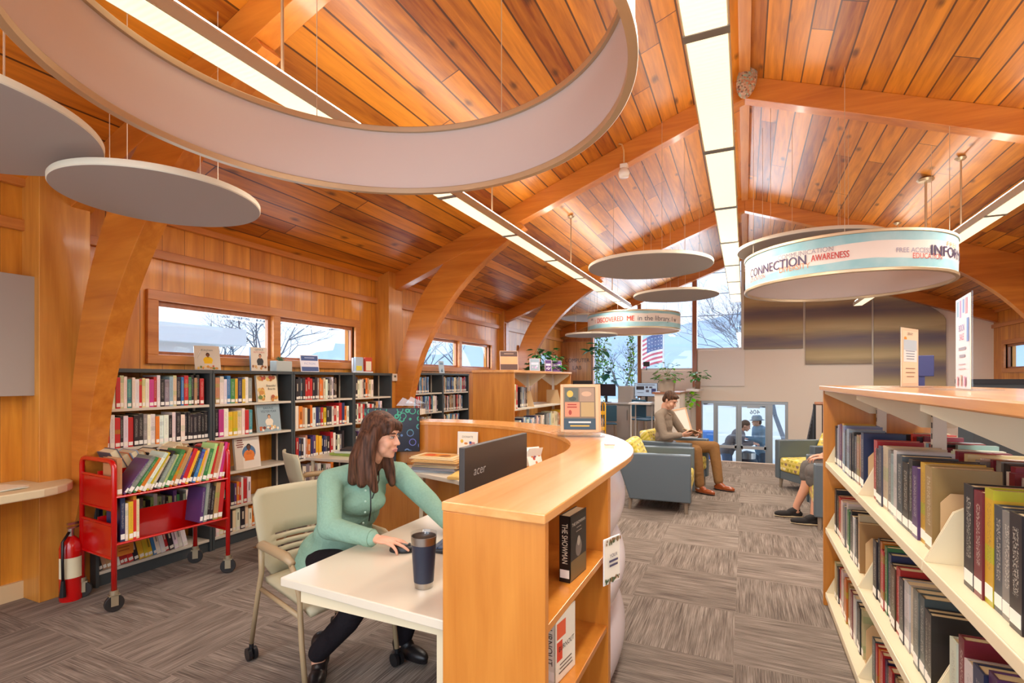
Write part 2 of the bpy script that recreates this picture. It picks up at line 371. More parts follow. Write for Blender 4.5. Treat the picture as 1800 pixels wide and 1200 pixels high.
# entrance below: aluminium storefront with two doors
AL = mat('pale_aluminium', '#aab4ba', .35, .4)
m = M(); m.box(-1.0, .95, YF+.02, YF+.1, .93, 1.0)
for x0, x1 in ((-1.0, -.95), (-.70, -.63), (-.16, -.10), (.48, .60), (.86, .94)): m.box(x0, x1, YF+.02, YF+.1, -1.25, .93)
struct(m.build('window_10', AL, bevel=.003))
m = M(); m.box(-.95, -.70, YF+.05, YF+.056, -1.2, .93); m.box(.60, .86, YF+.05, YF+.056, -1.2, .93); struct(m.build('window_11', GLASS))
for i, (a, b) in enumerate(((-.63, -.16), (-.10, .48))):
    m = M()
    for q in ((a, a+.035, -1.24, .93), (b-.035, b, -1.24, .93), (a+.035, b-.035, .88, .93), (a+.035, b-.035, -1.24, -1.05)): m.box(q[0], q[1], YF+.03, YF+.075, q[2], q[3])
    d = struct(m.build(f'door_{i+1}', AL, bevel=.003))
    m = M(); m.box(a+.035, b-.035, YF+.05, YF+.056, -1.05, .88); m.build('glass_pane', GLASS, d)
    m = M(); m.box(a+.02, b-.02, YF-.03, YF+.0, -.14, -.07); m.box(a+.02, a+.06, YF-.03, YF+.04, -.16, -.05); m.box(b-.06, b-.02, YF-.03, YF+.04, -.16, -.05); m.build('push_bar', mat('bar_metal', '#d5d9da', .3, .5), d)
    if i == 1:
        q = M(); q.col = lin('#3a4a66'); vs, fs = text_mesh('406', .15); q.T = Matrix.Translation((.22, YF+.058, .74)) @ Matrix.Diagonal((-1, 1, 1, 1)); q.add([(v.x, 0, v.y) for v in vs], fs); q.build('street_number', print_mat(), d)
        q = M(); q.box(a+.15, b-.15, YF-.02, YF+.03, .84, .9); q.build('door_closer', AL, d)
# baseboards
m = M(); m.box(-4.6, -4.575, YB, 1.84, 0, .12); struct(m.build('baseboard_left', mat('tan_baseboard', '#d8bd92', .5)))
m = M(); m.box(1.3, 4.6, YF-.015, YF, 0, .1); struct(m.build('baseboard_far', mat('tan_baseboard')))
# floor register by the low bookcase
m = M(); m.box(-4.05, -3.95, 3.25, 3.75, 0, .006); tag(m.build('floor_register', mat('brown_register', '#8b5a2e', .5)), 'narrow brown metal grille set in the carpet beside the long dark bookcase', 'vent')

# ---------------------------------------------------------------- timber frames: straight rafters with curved glulam braces
INNER = [(4.45, 0), (4.38, .33), (4.28, .66), (4.19, .98), (4.12, 1.34), (3.98, 1.78), (3.86, 2.03), (3.68, 2.32), (3.4, 2.67), (3.12, 2.93), (2.85, 3.13), (2.45, 3.38)]
OUTER = [(2.6, 3.55), (3.0, 3.42), (3.4, 3.20), (3.6, 3.04), (3.83, 2.80), (4.04, 2.49), (4.22, 2.06), (4.36, 1.5), (4.46, .8), (4.56, 0)]
def smooth_poly(pts, n=4):
    out = []
    for i in range(len(pts)-1):
        p0, p1, p2, p3 = pts[max(i-1, 0)], pts[i], pts[i+1], pts[min(i+2, len(pts)-1)]
        for k in range(n):
            t = k/n; out.append(tuple(.5*((2*b)+(c-a)*t+(2*a-5*b+4*c-d)*t*t+(-a+3*b-3*c+d)*t**3) for a, b, c, d in zip(p0, p1, p2, p3)))
    return out+[pts[-1]]
def frame(y, brace=True, nm='trim', cols=True):
    y1 = y+.14; m = M(); rb = lambda x: 4.39-.375*abs(x)
    m.prism([(-4.6, rb(4.6)), (0, rb(0)), (4.6, rb(4.6)), (4.6, ceil_z(4.6)), (0, 4.62), (-4.6, ceil_z(4.6))][0:2]+[(0, 4.62), (-4.6, ceil_z(4.6))], 'y', y, y1)
    m.prism([(0, rb(0)), (4.6, rb(4.6)), (4.6, ceil_z(4.6)), (0, 4.62)], 'y', y, y1)
    if brace:
        for s in (-1, 1): m.prism([(s*x, z) for x, z in smooth_poly(INNER)+smooth_poly(OUTER)], 'y', y+.004, y1-.004)
    if cols:
        for s in (-1, 1): m.box(*sorted((s*4.6, s*4.48)), y, y1, 0, rb(4.55))
    return struct(m.build(nm, BEAMX, bevel=.004))
for i, y in enumerate((-1.75, 2.02, 5.74, 9.56)): frame(y, nm=f'trim_{10+i}')
frame(YF-.18, False, 'trim_14', False)
# boxed columns on the left wall behind the frames
for i, (a, b) in enumerate(((1.84, 2.14), (5.60, 5.90))):
    m = M(); m.box(-4.6, -4.37, a, b, 0, ceil_z(4.37)); struct(m.build(f'trim_{20+i}', POSTW, bevel=.004))
m = M(); m.box(-4.6, -4.5, 9.5, 9.74, 0, ceil_z(4.4)-.02); struct(m.build('trim_23', POSTW))

# ---------------------------------------------------------------- suspended fluorescent rows
LENS = mat('prismatic_diffuser', '#fff4d8', .3, emit='#fff0cc', estr=1.1)
UPS = 11
UP = mat('open_top_lamps', '#ffffff', .4, emit='#fff4e6', estr=UPS); HOUS = mat('fixture_housing', '#c9bda4', .45)
def lens_ribs():
    k = NT(LENS); c, X, Y, Z = k.obj(); wv = k.m('SINE', k.m('MULTIPLY', Y, 210.))
    cx = k.n('TexNoise', {'Vector': k.comb(0., k.m('MULTIPLY', Y, .8), 0.), 'Scale': 1.}).outputs[0]
    s = k.m('ADD', k.m('ADD', .92, k.m('MULTIPLY', wv, .07)), k.m('MULTIPLY', cx, .25)); k.t.links.new(s, k.b.inputs['Emission Strength'])
lens_ribs()
def light_row(x, y0, y1, label, first):
    t = thing('suspended_fluorescent_fixture', label, 'ceiling light', (x, y0, 3.0), group='long suspended fluorescent rows')
    L = y1-y0; hw = .085 if abs(x) < 1 else .068; m = M(); m.prism([(-hw-.008, .0), (-hw, .0), (-hw, .011), (hw, .011), (hw, .0), (hw+.008, .0), (hw+.008, .06), (hw-.01, .085), (-hw+.01, .085), (-hw-.008, .06)], 'y', 0, L); m.build('housing', HOUS, t, bevel=.003)
    m = M(); m.box(-.055, .055, .02, L-.02, .087, .093); m.build('upper_lamps', UP, t)
    js = [first+1.22*k-y0 for k in range(-12, 14)]; js = [0]+[j for j in js if .1 < j < L-.1]+[L]
    for a, b in zip(js[:-1], js[1:]):
        m = M(); m.box(-hw+.001, hw-.001, a+.025, b-.025, -.002, .010); m.build('diffuser', LENS, t)
        if b < L-.01:
            m = M(); m.box(-hw-.009, hw+.009, b-.025, b+.025, -.006, .004); m.build('joiner', mat('joiner', '#8d8880', .4, .5), t)
    
    for e in (0, L-.02): m = M(); m.box(-hw-.009, hw+.009, e, e+.02, -.004, .06); m.build('end_cap', HOUS, t)
    cz = ceil_z(x)-3.0
    for k in range(0, len(js), 2):
        if js[k] < .2: continue
        m = M(); m.frus((0, js[k]-.4, .07), (0, js[k]-.4, cz-.02), .008); m.lathe([(.001, -.03), (.03, -.025), (.055, 0)], (0, js[k]-.4, cz-.01)); m.build('suspension_rod', ALU, t, smooth='auto')
    return t
light_row(-2.2, YB+.2, 10.65, 'left row of long cream fluorescent lights, hung past the curved braces by the windows', 2.34)
light_row(-.15, YB+.2, 10.65, 'centre row of long cream fluorescent lights running under the ridge', 2.34)
light_row(2.06, YB+.2, 12.2, 'right row of long fluorescent lights, passing behind the word-printed ring', 2.34)

# ---------------------------------------------------------------- outdoors
m = M(); m.box(-60, 60, YF+.2, 120, -1.45, -1.28); m.box(-60, -4.8, -30, YF+.2, -.4, -.2); m.box(4.8, 60, -30, YF+.2, -.4, -.2)
struct(m.build('ground', mat('pale_ground', '#ddd8cc', .9)))
# ================================================================ BOOKS
PAL = dict(w='#ece6d8', c='#e0cfa8', k='#2a272c', g='#8d8a86', r='#c22a2a', m='#8a1f33', b='#3b78a8', t='#3f8f92', n='#27355e', y='#e3b62c',
           o='#e07a28', e='#3f7f45', l='#b9d488', p='#c83c8a', v='#5a3a72', s='#9db8c8', a='#b98c62', h='#5b3b2c', d='#4c5560')
CNAME = dict(w='white', c='cream', k='black', g='grey', r='red', m='dark red', b='blue', t='teal', n='navy', y='yellow', o='orange', e='green',
             l='pale green', p='pink', v='purple', s='pale blue', a='tan', h='brown', d='slate')
ORD = 'first second third fourth fifth sixth seventh eighth ninth tenth eleventh twelfth thirteenth fourteenth fifteenth sixteenth seventeenth eighteenth nineteenth twentieth'.split()
def ordw(i): return ORD[i] if i < 20 else ('twenty-'+ORD[i-20] if i < 29 else 'thirtieth')
def book_mat(name, attr):
    m = mat(name, '#ffffff', .38, coat=.15); k = NT(m)
    base = k.n('Attribute', attribute_name='Col').outputs['Color'] if attr else k.n('ObjectInfo').outputs['Color']
    if not attr:
        c, X, Y, Z = k.obj(); rnd = k.n('ObjectInfo').outputs['Random']
        v = k.comb(k.m('MULTIPLY', X, 6.), 0., k.m('ADD', k.m('MULTIPLY', Z, 34.), k.m('MULTIPLY', rnd, 90.)))
        n = k.n('TexNoise', {'Vector': v, 'Scale': 1.6, 'Detail': 2.}).outputs[0]
        on = k.m('MULTIPLY', k.m('MULTIPLY', k.m('GREATER_THAN', n, .53), k.m('LESS_THAN', Y, .02)), k.m('MULTIPLY', k.m('MULTIPLY', k.m('GREATER_THAN', Z, .3), k.m('LESS_THAN', Z, .88)), k.m('MULTIPLY', k.m('GREATER_THAN', X, .28), k.m('LESS_THAN', X, .74))))
        sv = k.n('SeparateColor', [base]); lum = k.m('ADD', sv.outputs[0], sv.outputs[1]); dk = k.m('GREATER_THAN', lum, .55)
        ink = k.mix(dk, (.85, .8, .68, 1), (.10, .07, .09, 1))
        base = k.mix(k.m('MULTIPLY', on, .38), base, ink)
        n2 = k.n('TexNoise', {'Vector': k.comb(0., 0., k.m('ADD', k.m('MULTIPLY', Z, 2.2), k.m('MULTIPLY', rnd, 70.))), 'Scale': 1.5, 'Detail': 0.}).outputs[0]
        band = k.m('MULTIPLY', k.m('GREATER_THAN', n2, .58), k.m('GREATER_THAN', rnd, .45))
        hs = k.n('HueSaturation', {'Hue': .58, 'Value': .75, 'Color': base}).outputs[0]
        base = k.mix(k.m('MULTIPLY', band, .8), base, hs)
    k.col(base); return m
BK = book_mat('book_cover', False); BKA = book_mat('book_cover_plain', True)
PAGES = mat('page_edges', '#d9c9a4', .8); LABEL = mat('spine_label', '#f0ece2', .6)
def unit_meshes():
    m = M(); t = .10
    m.prism([(0, 0), (1, 0), (1, 1), (1-t, 1), (1-t, .03), (t, .03), (t, 1), (0, 1)], 'z', 0, 1); c = m.build('cover', BK)
    m = M(); m.box(t, 1-t, .03, .97, .015, .985); p = m.build('page_block', PAGES)
    m = M(); m.box(.06, .94, -.006, .002, .05, .17); l = m.build('spine_label', LABEL)
    r = [c.data, p.data, l.data]
    for o in (c, p, l): bpy.data.objects.remove(o)
    m = M(); m.box(0, 1, 0, 1, 0, 1); m.cur = 1; m.box(.1, .9, -.012, .001, .05, .17); m.cur = 2; m.box(.1, .9, .03, .98, .99, 1.004)
    s = m.build('book', [BK, LABEL, PAGES]); r.append(s.data); bpy.data.objects.remove(s); return r
UC, UP_, UL, US = unit_meshes()
STUFF = M()
def row(org, rz, codes, length, h=(.2, .25), d=(.15, .2), mode='full', label=None, group=None, lean=0, cat='book', hs=None, start=0, setback=0, dark=1.0):
    """books standing side by side; local x runs along the shelf, spines face local -y"""
    n = len(codes); ws = [rng.uniform(.7, 1.3) for _ in codes]; k = length/sum(ws); ws = [w*k for w in ws]; x = 0; out = []
    Rz = Matrix.Rotation(rz, 3, 'Z'); lim = 0
    for i, (c, w) in enumerate(zip(codes, ws)):
        if c == ' ': x += w; continue
        hh = rng.uniform(*h) if hs is None else hs[i]; dd = rng.uniform(*d); ln = lean[i] if isinstance(lean, list) else lean
        sb = setback+rng.uniform(0, .012)
        th = w*.96 if not ln else w*math.cos(ln)*.94
        p = Vector(org)+Rz @ Vector((x+(0 if ln >= 0 else w), sb, (th*math.sin(abs(ln)) if ln > 0 else 0)+.0005))
        if ln < 0: p = Vector(org)+Rz @ Vector((x, sb, 0)) + Rz @ Vector((w, 0, 0))*0
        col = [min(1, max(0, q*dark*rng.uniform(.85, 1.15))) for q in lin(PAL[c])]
        if mode == 'stuff':
            STUFF.T = Matrix.Translation(p) @ Euler((0, ln, rz)).to_matrix().to_4x4() @ Matrix.Diagonal((th, dd, hh, 1))
            STUFF.col = col; STUFF.box(0, 1, 0, 1, 0, 1)
            STUFF.col = lin('#e6e0d2'); STUFF.add([(.1, -.02, .05), (.9, -.02, .05), (.9, -.02, .17), (.1, -.02, .17)], [(0, 1, 2, 3)])
            if rng.random() < .7:
                STUFF.col = [min(1, q*.35) for q in col] if sum(col) > 1 else lin('#c9bfa8'); z0 = rng.uniform(.35, .5); STUFF.add([(.33, -.02, z0), (.67, -.02, z0), (.67, -.02, z0+.35), (.33, -.02, z0+.35)], [(0, 1, 2, 3)])
        else:
            lb = label.format(c=CNAME[c], n=ordw(i+start))
            if mode == 'full':
                r = thing('book', lb, cat, p, group=group, scale=(th, dd, hh), rot=(0, ln, rz))
                for nm, me in (('cover', UC), ('page_block', UP_), ('spine_label', UL)):
                    o = bpy.data.objects.new(nm, me); COL.objects.link(o); o.parent = r; o.color = (*col, 1)
            else:
                r = bpy.data.objects.new('book', US); COL.objects.link(r); r.location = p; r.rotation_euler = (0, ln, rz); r.scale = (th, dd, hh); r.color = (*col, 1)
                tag(r, lb, cat, group)
            out.append(r)
        x += w
    return out
def codes(n, pal): return ''.join(rng.choice(pal) for _ in range(n))

# ================================================================ charcoal bookcases along the left wall
XF, XB = -4.3, -4.595
def bookcase(y0, y1, top, zs, label, deep=.0):
    t = thing('bookcase', label, 'bookcase', (XF, y0, 0), group='charcoal bookcases along the window wall'); W = y1-y0; dx = XB-XF
    for a, b in ((0, .022), (W-.022, W)):
        m = M(); m.box(dx, 0, a, b, 0, top-.03); m.build('side_panel', CHAR, t, bevel=.002)
    m = M(); m.box(dx, .005, 0, W, top-.03, top); m.build('top_panel', CHAR, t, bevel=.002)
    m = M(); m.box(dx, -.02, .022, W-.022, 0, zs[-1]-.02); m.build('plinth', CHAR, t)
    for z in zs:
        m = M(); m.box(dx, -.004, .024, W-.024, z-.022, z); m.build('shelf', SHELFG, t, bevel=.002)
    for y in (.035, W-.035):
        m = M(); m.box(-.2, -.19, y-.008, y+.008, zs[-1], top-.03); m.build('shelf_standard', SHELFG, t)
    return t
ZS = [1.30, 1.00, .67, .35, .11]
bookcase(2.14, 3.035, 1.605, ZS, 'charcoal bookcase bay furthest left, behind the red book cart')
bookcase(3.04, 3.93, 1.605, ZS, 'charcoal bookcase bay with three cookbooks facing out on its shelves')
bookcase(3.935, 4.845, 1.605, ZS, 'charcoal bookcase bay under the small blue framed notice')
bookcase(4.85, 5.58, 1.605, ZS, 'narrow charcoal bookcase bay beside the boxed column and thermostat')
ZT = [1.32, 1.03, .72, .4, .11]
bookcase(6.03, 6.85, 1.62, ZT, 'far charcoal bookcase bay directly behind the curved brace')
bookcase(6.855, 7.68, 1.62, ZT, 'far charcoal bookcase bay half hidden by the oak end panel')
H90 = R(90)
XS = XF-.02
row((XS, 2.175, 1.30), H90, 'agbwrcwtwwrcwprwkgsckbrekakr', .80, (.22, .26), mode='small', label='{c} book, {n} from the left, top shelf of the leftmost dark bookcase bay', group='books on the top shelf behind the cart')
row((XS, 2.175, 1.00), H90, 'vrwrkwrkkgwwowwkwkwkkkkkkk', .84, (.22, .26), mode='small', label='{c} book, {n} from the left, second shelf down, leftmost dark bookcase bay', group='books on the second shelf behind the cart')
row((XS, 3.085, 1.30), H90, 'awwbeynywg', .38, (.22, .26), mode='small', label='{c} book, {n} from the left, beside the food-covered cookbook on the top shelf', group='books beside the first cookbook')
row((XS, 3.085, 1.00), H90, 'kpwyycwrt', .38, (.22, .26), mode='small', label='{c} book, {n} from the left, beside the grey baking book, second shelf down', group='books beside the grey baking book')
S = dict(mode='stuff')
row((XS, 2.175, .67), H90, 'yokakrwrkkwyrkwkrwbkwrkwwr', .84, **S)
row((XS, 2.175, .35), H90, codes(30, 'klgewgkyvwsn'), .84, **S)
row((XS, 2.175, .11), H90, 'kaawwrrrkyyybwwrkwww', .66, (.2, .23), lean=-.22, **S)
row((XS, 3.085, .35), H90, 'wkkwkvorwrw', .36, **S)
row((XS, 3.085, .11), H90, 'wcakcwkcwoorowcaccaw', .80, (.17, .22), **S)
row((XS, 3.985, 1.30), H90, 'kkdkrrrkkgoocwkgwkh', .60, (.22, .25), **S)
row((XS, 3.985, 1.00), H90, 'woackowndrykkwrwrnow', .80, (.2, .25), **S)
row((XS, 3.985, .67), H90, 'rnkwaonvyykndkrwkwgk', .72, (.2, .25), **S)
row((XS, 3.985, .35), H90, 'wkwgwr wkgwwo', .55, (.2, .25), **S)
row((XS, 3.985, .11), H90, 'wcgwrwwoywkr', .55, (.2, .25), **S)
row((XS, 4.895, 1.30), H90, 'kwwckoacw', .33, **S)
row((XS, 4.895, 1.00), H90, 'kwrwrkwwrwkasw', .5, **S)
row((XS, 4.895, .67), H90, 'kvwwnrwkgs', .40, **S)
for zz, L1, L2 in ((1.32, .42, .72), (1.03, .66, .6), (.72, .5, .5)):
    row((XS, 6.07, zz), H90, codes(int(L1*38), 'ksswanbwrgkb'), L1, (.22, .25), **S); row((XS, 6.90, zz), H90, codes(int(L2*36), 'ksswanbwragkcb'), L2, (.22, .25), **S)

def face_book(name, loc, rz, w, h, items, label, tilt=-.12, th=.025, spine='#e8e0d0', stand=False, cat='book'):
    """a book displayed face out; front towards local -y"""
    t = thing(name, label, cat, loc, rot=(tilt, 0, rz)); m = M(); m.box(-w/2, w/2, 0, .003, 0, h); m.box(-w/2, w/2, th-.003, th, 0, h); m.box(-w/2, -w/2+.004, 0, th, 0, h)
    m.build('cover', mat('cover_'+spine, spine, .35), t); m = M(); m.box(-w/2+.004, w/2-.004, .003, th-.003, .004, h-.004); m.build('page_block', PAGES, t)
    art(items, w, h, t, 'cover_print', T=Matrix.Translation((-w/2, 0, 0))); return t
def figure(x, z, s, shirt, skin='#b9794f', hair='#1d1512', apron=None):
    q = [('e', x, z, .17*s, .13*s, shirt), ('r', x-.14*s, z-.13*s, .28*s, .14*s, shirt), ('e', x, z+.205*s, .068*s, .075*s, hair), ('e', x, z+.185*s, .05*s, .06*s, skin), ('r', x-.02*s, z+.1*s, .04*s, .04*s, skin)]
    if apron: q.insert(1, ('r', x-.08*s, z-.12*s, .16*s, .2*s, apron))
    return q
BH = ['#c98a3c', '#d9b25a', '#a3542a', '#6f7d34', '#b8432c', '#e6c98a']
def dots(n, x0, x1, z0, z1, s, cols): return [('e', rng.uniform(x0, x1), rng.uniform(z0, z1), s*rng.uniform(.6, 1.2), s*rng.uniform(.5, 1), rng.choice(cols)) for _ in range(n)]
face_book('cookbook', (XS+.0, 3.64, 1.302), H90, .24, .262, [('r', 0, 0, 1, 1, '#e3d3b0')]+dots(16, .1, .9, .82, .95, .09, BH)+dots(12, .05, .3, .1, .45, .1, BH)+dots(7, .6, .92, .05, .2, .09, BH)+[('t', 'Beautiful', .66, .6, .12, '#2b3a2c', .6), ('t', 'Boards', .68, .48, .12, '#2b3a2c', .5)], 'cookbook covered with round plates of food, facing out on the top shelf')
face_book('cookbook', (XS+.0, 3.66, 1.002), H90, .27, .272, [('r', 0, 0, 1, 1, '#93a7ad'), ('t', 'BAKING', .5, .86, .12, '#1f3a44', .5), ('t', 'YESTERYEAR', .5, .74, .12, '#1f3a44', .85)]+figure(.5, .36, 1., '#e8dcc4', '#d7a27a', '#4a3420')+dots(12, .1, .9, .08, .2, .06, ['#c4632c', '#e3b56a', '#7d3a1e', '#f0e6d0']), 'grey-blue baking book facing out on the second shelf down')
face_book('cookbook', (XS+.0, 3.42, .672), H90, .27, .30, [('r', 0, 0, 1, 1, '#ddd4c6'), ('r', .0, .0, .3, 1, '#cfc3b2')]+[('e', .55, .5, .27, .24, '#4a6f93')]+figure(.55, .42, 1.3, '#d9782c', '#5a3522', '#1a1210', '#c96a22')+lines(.06, .9, .3, 4, .07, '#7a2c24', t=.03), 'white cookbook with a cook in orange apron, facing out on third shelf')
face_book('cookbook', (-4.36, 4.02-.98+.0, 1.607), R(62), .2, .25, [('r', 0, 0, 1, 1, '#cfc5b2'), ('t', 'Kitchen', .5, .82, .12, '#4f5a58', .6)]+figure(.52, .4, 1.1, '#e8b820', '#7a4a30', '#141010')+dots(9, .1, .9, .06, .16, .06, BH), 'tan cookbook with a yellow-shirted cook, leaning alone at the window', tilt=-.5)
bk = face_book('cookbook', (-4.42, 3.62, 1.607), R(80), .17, .235, [('r', 0, 0, 1, 1, '#dfd2bd'), ('t', 'GENIUS', .5, .9, .11, '#2c3a3a', .8), ('t', 'KITCHEN', .5, .79, .11, '#c0392b', .9)]+figure(.55, .4, 1.2, '#26282c', '#c98e68', '#33231a')+dots(12, .1, .9, .1, .22, .07, ['#c98a3c', '#8a4a24', '#d8b07a']), 'upright cookbook with a black-shirted cook and blue spine, on the window ledge bookcase', tilt=-.06, spine='#5b83a0')

# ================================================================ small things on top of the dark bookcase
m = M(); m.box(-.05, .05, 0, .002, 0, .15); 
def easel(loc, rz, label, w=.2):
    t = thing('book_easel', label, 'stand', loc, rz); q = M()
    for s in (-1, 1):
        q2 = M(); q2.tube([(s*w*.4, -.06, .02), (s*w*.4, -.055, .005), (s*w*.4, .05, .004), (s*w*.12, .0, .17)], .0025, 6); q2.build('wire_leg', CLEAR, t)
    q.box(-w*.4, w*.4, -.05, -.045, .0, .012); q.build('ledge', CLEAR, t); return t
easel((-4.41, 3.03, 1.605), R(62), 'clear wire easel holding the leaning tan cookbook at the window')
t = thing('succulent_planter', 'pale rectangular planter with a small spiky succulent on the bookcase top', 'plant', (-4.44, 3.90, 1.605))
m = M(); m.box(-.05, .05, -.1, .1, 0, .11); m.build('planter', mat('pale_pot', '#b9c0ba', .5), t, bevel=.006)
m = M()
for i in range(26):
    a, e = rng.uniform(0, 6.28), rng.uniform(.3, 1.4); d = Vector((math.cos(a)*math.cos(e), math.sin(a)*math.cos(e), math.sin(e))); m.frus((0, -.01, .11), Vector((0, -.01, .11))+d*.055, .009, .001, 5)
m.build('succulent', mat('succulent_green', '#4f6b45', .6), t)
def framed(loc, rz, w, h, items, label, tilt=-.15, frame='#f0f0f2', cat='sign', name='framed_notice', th=.012, bord=.008, T=None):
    t = thing(name, label, cat, loc, rot=(tilt, 0, rz)); m = M(); m.box(-w/2, w/2, 0, th, 0, h); m.build('frame', mat('frame_'+frame, frame, .3), t, bevel=.002)
    art(items, w-2*bord, h-2*bord, t, 'printed_sheet', T=Matrix.Translation((-w/2+bord, 0, bord))); return t
framed((-4.42, 4.28, 1.607), R(78), .22, .19, [('r', 0, 0, 1, 1, '#3d5690'), ('r', 0, .28, 1, .4, '#e8e6f0'), ('t', 'NEW FICTION', .5, .48, .14, '#8a90c0', .85), ('t', 'READING AREA', .5, .84, .1, '#b9c6e8', .6)][:2]+[('t', 'FICTION', .5, .48, .2, '#9aa0cc', .8)]+lines(.2, .84, .6, 1, .1, '#b9c6e8', t=.05), 'blue and white framed notice on the long dark bookcase, right of the succulent')
t = thing('brochure_rack', 'white rack of red and blue brochures beside the boxed column', 'brochure rack', (-4.45, 5.18, 1.605), R(80))
m = M(); m.box(-.14, .14, .02, .05, 0, .19); m.box(-.14, .14, -.03, .05, 0, .02); m.build('rack', mat('rack_white', '#dfe2e4', .35), t, bevel=.003)
for i, (x, c) in enumerate(((-.075, '#b4c8d6'), (.075, '#c9442f'))):
    q = M(); q.col = lin(c); q.box(x-.055, x+.055, -.02, .015, .02, .2); q.col = lin('#e8d94a' if i == 0 else '#eee4c8'); q.box(x-.045, x+.04, -.0225, -.02, .03, .09 if i == 0 else .15); q.build('brochure', print_mat(), t)
framed((-4.42, 7.02, 1.622), R(75), .11, .2, [('r', 0, 0, 1, 1, '#b9d0e0'), ('r', .1, .7, .8, .2, '#7aa0c4')]+dots(8, .3, .7, .1, .35, .1, ['#3f5f80', '#7aa0b4']), 'pale blue card standing on the far dark bookcase below the second window', frame='#c8d8e2')
t = thing('thermostat', 'white thermostat box on the boxed wooden column', 'thermostat', (-4.369, 5.70, 1.5)); m = M(); m.box(0, .03, -.055, .055, 0, .1); m.build('case', mat('white_plastic', '#e6e0d2', .4), t, bevel=.006)
m = M(); m.box(.03, .031, -.025, .02, .05, .078); m.build('screen', mat('lcd', '#5c6660', .3), t)

# ================================================================ grey wall board and small shelf at far left
m = M(); m.box(-4.47, -4.43, .9, 2.09, 1.41, 2.225); tag(m.build('felt_wall_board', mat('grey_felt', '#a89d92', .9), bevel=.004), 'plain grey fabric panel on the wall at the left edge', 'acoustic panel')
m = M(); pl = [(-4.6, .6), (-4.08, .6), (-4.08, 1.45)]+[(-4.34+.26*math.cos(a*math.pi/12), 1.66+.34*math.sin(a*math.pi/12)) for a in range(1, 7)]+[(-4.6, 2.0)]
t = thing('wall_shelf', 'cream rounded shelf projecting from the wall at far left', 'shelf', (0, 0, 0)); m.prism(pl, 'z', .765, .82); m.build('shelf_board', mat('cream_board', '#d8c8a2', .5), t, bevel=.008)
m = M(); m.box(-4.6, -4.25, 1.2, 1.23, .5, .765); m.build('bracket', CREAM, t)
t = thing('paper_stack', 'white papers fanned on the cream shelf at far left', 'papers', (-4.33, 1.55, .822), R(15))
for i, (r_, c) in enumerate(((0, '#e9e2d2'), (-12, '#d9e4d8'), (8, '#ece4d0'))):
    q = M(); q.col = lin(c); q.T = xf((0, 0, .003*i), R(r_)); q.box(-.13, .13, -.16, .16, 0, .0025); q.build('sheet', print_mat(), t)

# fire extinguisher
t = thing('fire_extinguisher', 'red fire extinguisher standing on the floor behind the red cart', 'fire extinguisher', (-4.38, 2.33, 0)); XE = -4.38
t.location = (-4.25, 1.965, 0)
m = M(); m.lathe([(.0, .0), (.062, .0), (.065, .01), (.065, .36), (.055, .40), (.03, .43), (.02, .44), (0, .44)], n=20); m.build('cylinder', RED, t, smooth='auto')
m = M(); m.frus((0, 0, .44), (0, 0, .49), .018, n=12); m.build('valve', STEEL, t)
m = M(); m.box(-.01, .01, -.02, .09, .49, .5); m.box(-.01, .01, -.02, .08, .515, .53); m.build('handle', STEEL, t)
m = M(); m.tube([(.02, -.02, .47), (.05, -.07, .42), (.06, -.075, .3), (.055, -.07, .14)], .009); m.build('hose', BLACK, t, smooth=True)
m = M(); m.frus((.055, -.07, .16), (.05, -.07, .05), .011, .02); m.build('nozzle', BLACK, t)
m = M(); m.lathe([(.0662, .16), (.0662, .30)], n=16, a0=-95, a1=35); m.build('instruction_label', mat('label_cream', '#e4dcb8', .5), t, smooth=True)
q = M(); q.col = lin('#e58a2a'); q.box(-4.42, -4.41, 2.13, 2.145, 0, .0)
t = thing('notice_card', 'orange notice card hanging behind the fire extinguisher', 'notice', (-4.19, 2.20, .22), H90); art([('r', 0, 0, 1, 1, '#e08a30'), ('e', .5, .6, .18, .18, '#c03a1c'), ('e', .5, .6, .12, .12, '#e08a30')]+lines(.2, .3, .6, 2, .12, '#b5521c', t=.04), .13, .19, t, 'printed_sheet'); m = M(); m.box(0, .13, 0, .004, 0, .19); m.build('card', mat('card_orange', '#e08a30', .6), t)
# ================================================================ red book cart
t = thing('book_cart', 'red metal book cart full of leaning picture books, on black casters', 'book cart', (-3.96, 2.38, 0), R(85.4)); CART = t
L, W_ = .385, .225
for s in (-1, 1):
    m = M(); pts = [(s*L, -W_, .13), (s*L, -W_, .93)]+[(s*L, -W_+.05-.05*math.cos(a), .93+.05*math.sin(a)) for a in (R(30), R(60), R(90))]+[(s*L, W_-.05+.05*math.sin(a), .93+.05*math.cos(a)) for a in (0, R(30), R(60), R(90))]+[(s*L, W_, .13)]
    m.tube(pts, .0165, 12); m.build('end_frame', RED, t, smooth=True)
    for z0, z1 in ((.66, .87), (.34, .56)):
        m = M(); m.box(s*L-.003, s*L+.003, -W_, W_, z0, z1); m.build('end_panel', RED, t)
    for z in (.87, .66, .56, .34):
        m = M(); m.frus((s*L, -W_, z), (s*L, W_, z), .011, n=10); m.build('cross_bar', RED, t, smooth='auto')
    for sy in (-1, 1):
        c = thing('caster', '', '', (s*L, sy*W_, 0)); [c.__delitem__(k) for k in ('label', 'category')]; c.parent = t
        m = M(); m.frus((-.013, 0, .055), (.013, 0, .055), .055, n=24); m.build('wheel', mat('caster_rubber', '#24201e', .5), c, bevel=.004); 
        m = M(); m.frus((0, 0, .11), (0, 0, .14), .024, n=14); m.box(-.022, .022, -.03, .03, .105, .113); m.box(-.022, -.018, -.02, .02, .04, .11); m.box(.018, .022, -.02, .02, .04, .11); m.build('fork', mat('caster_steel', '#b5a88c', .4, .7), c)
        c.rotation_euler = (0, 0, rng.uniform(.9, 1.6))
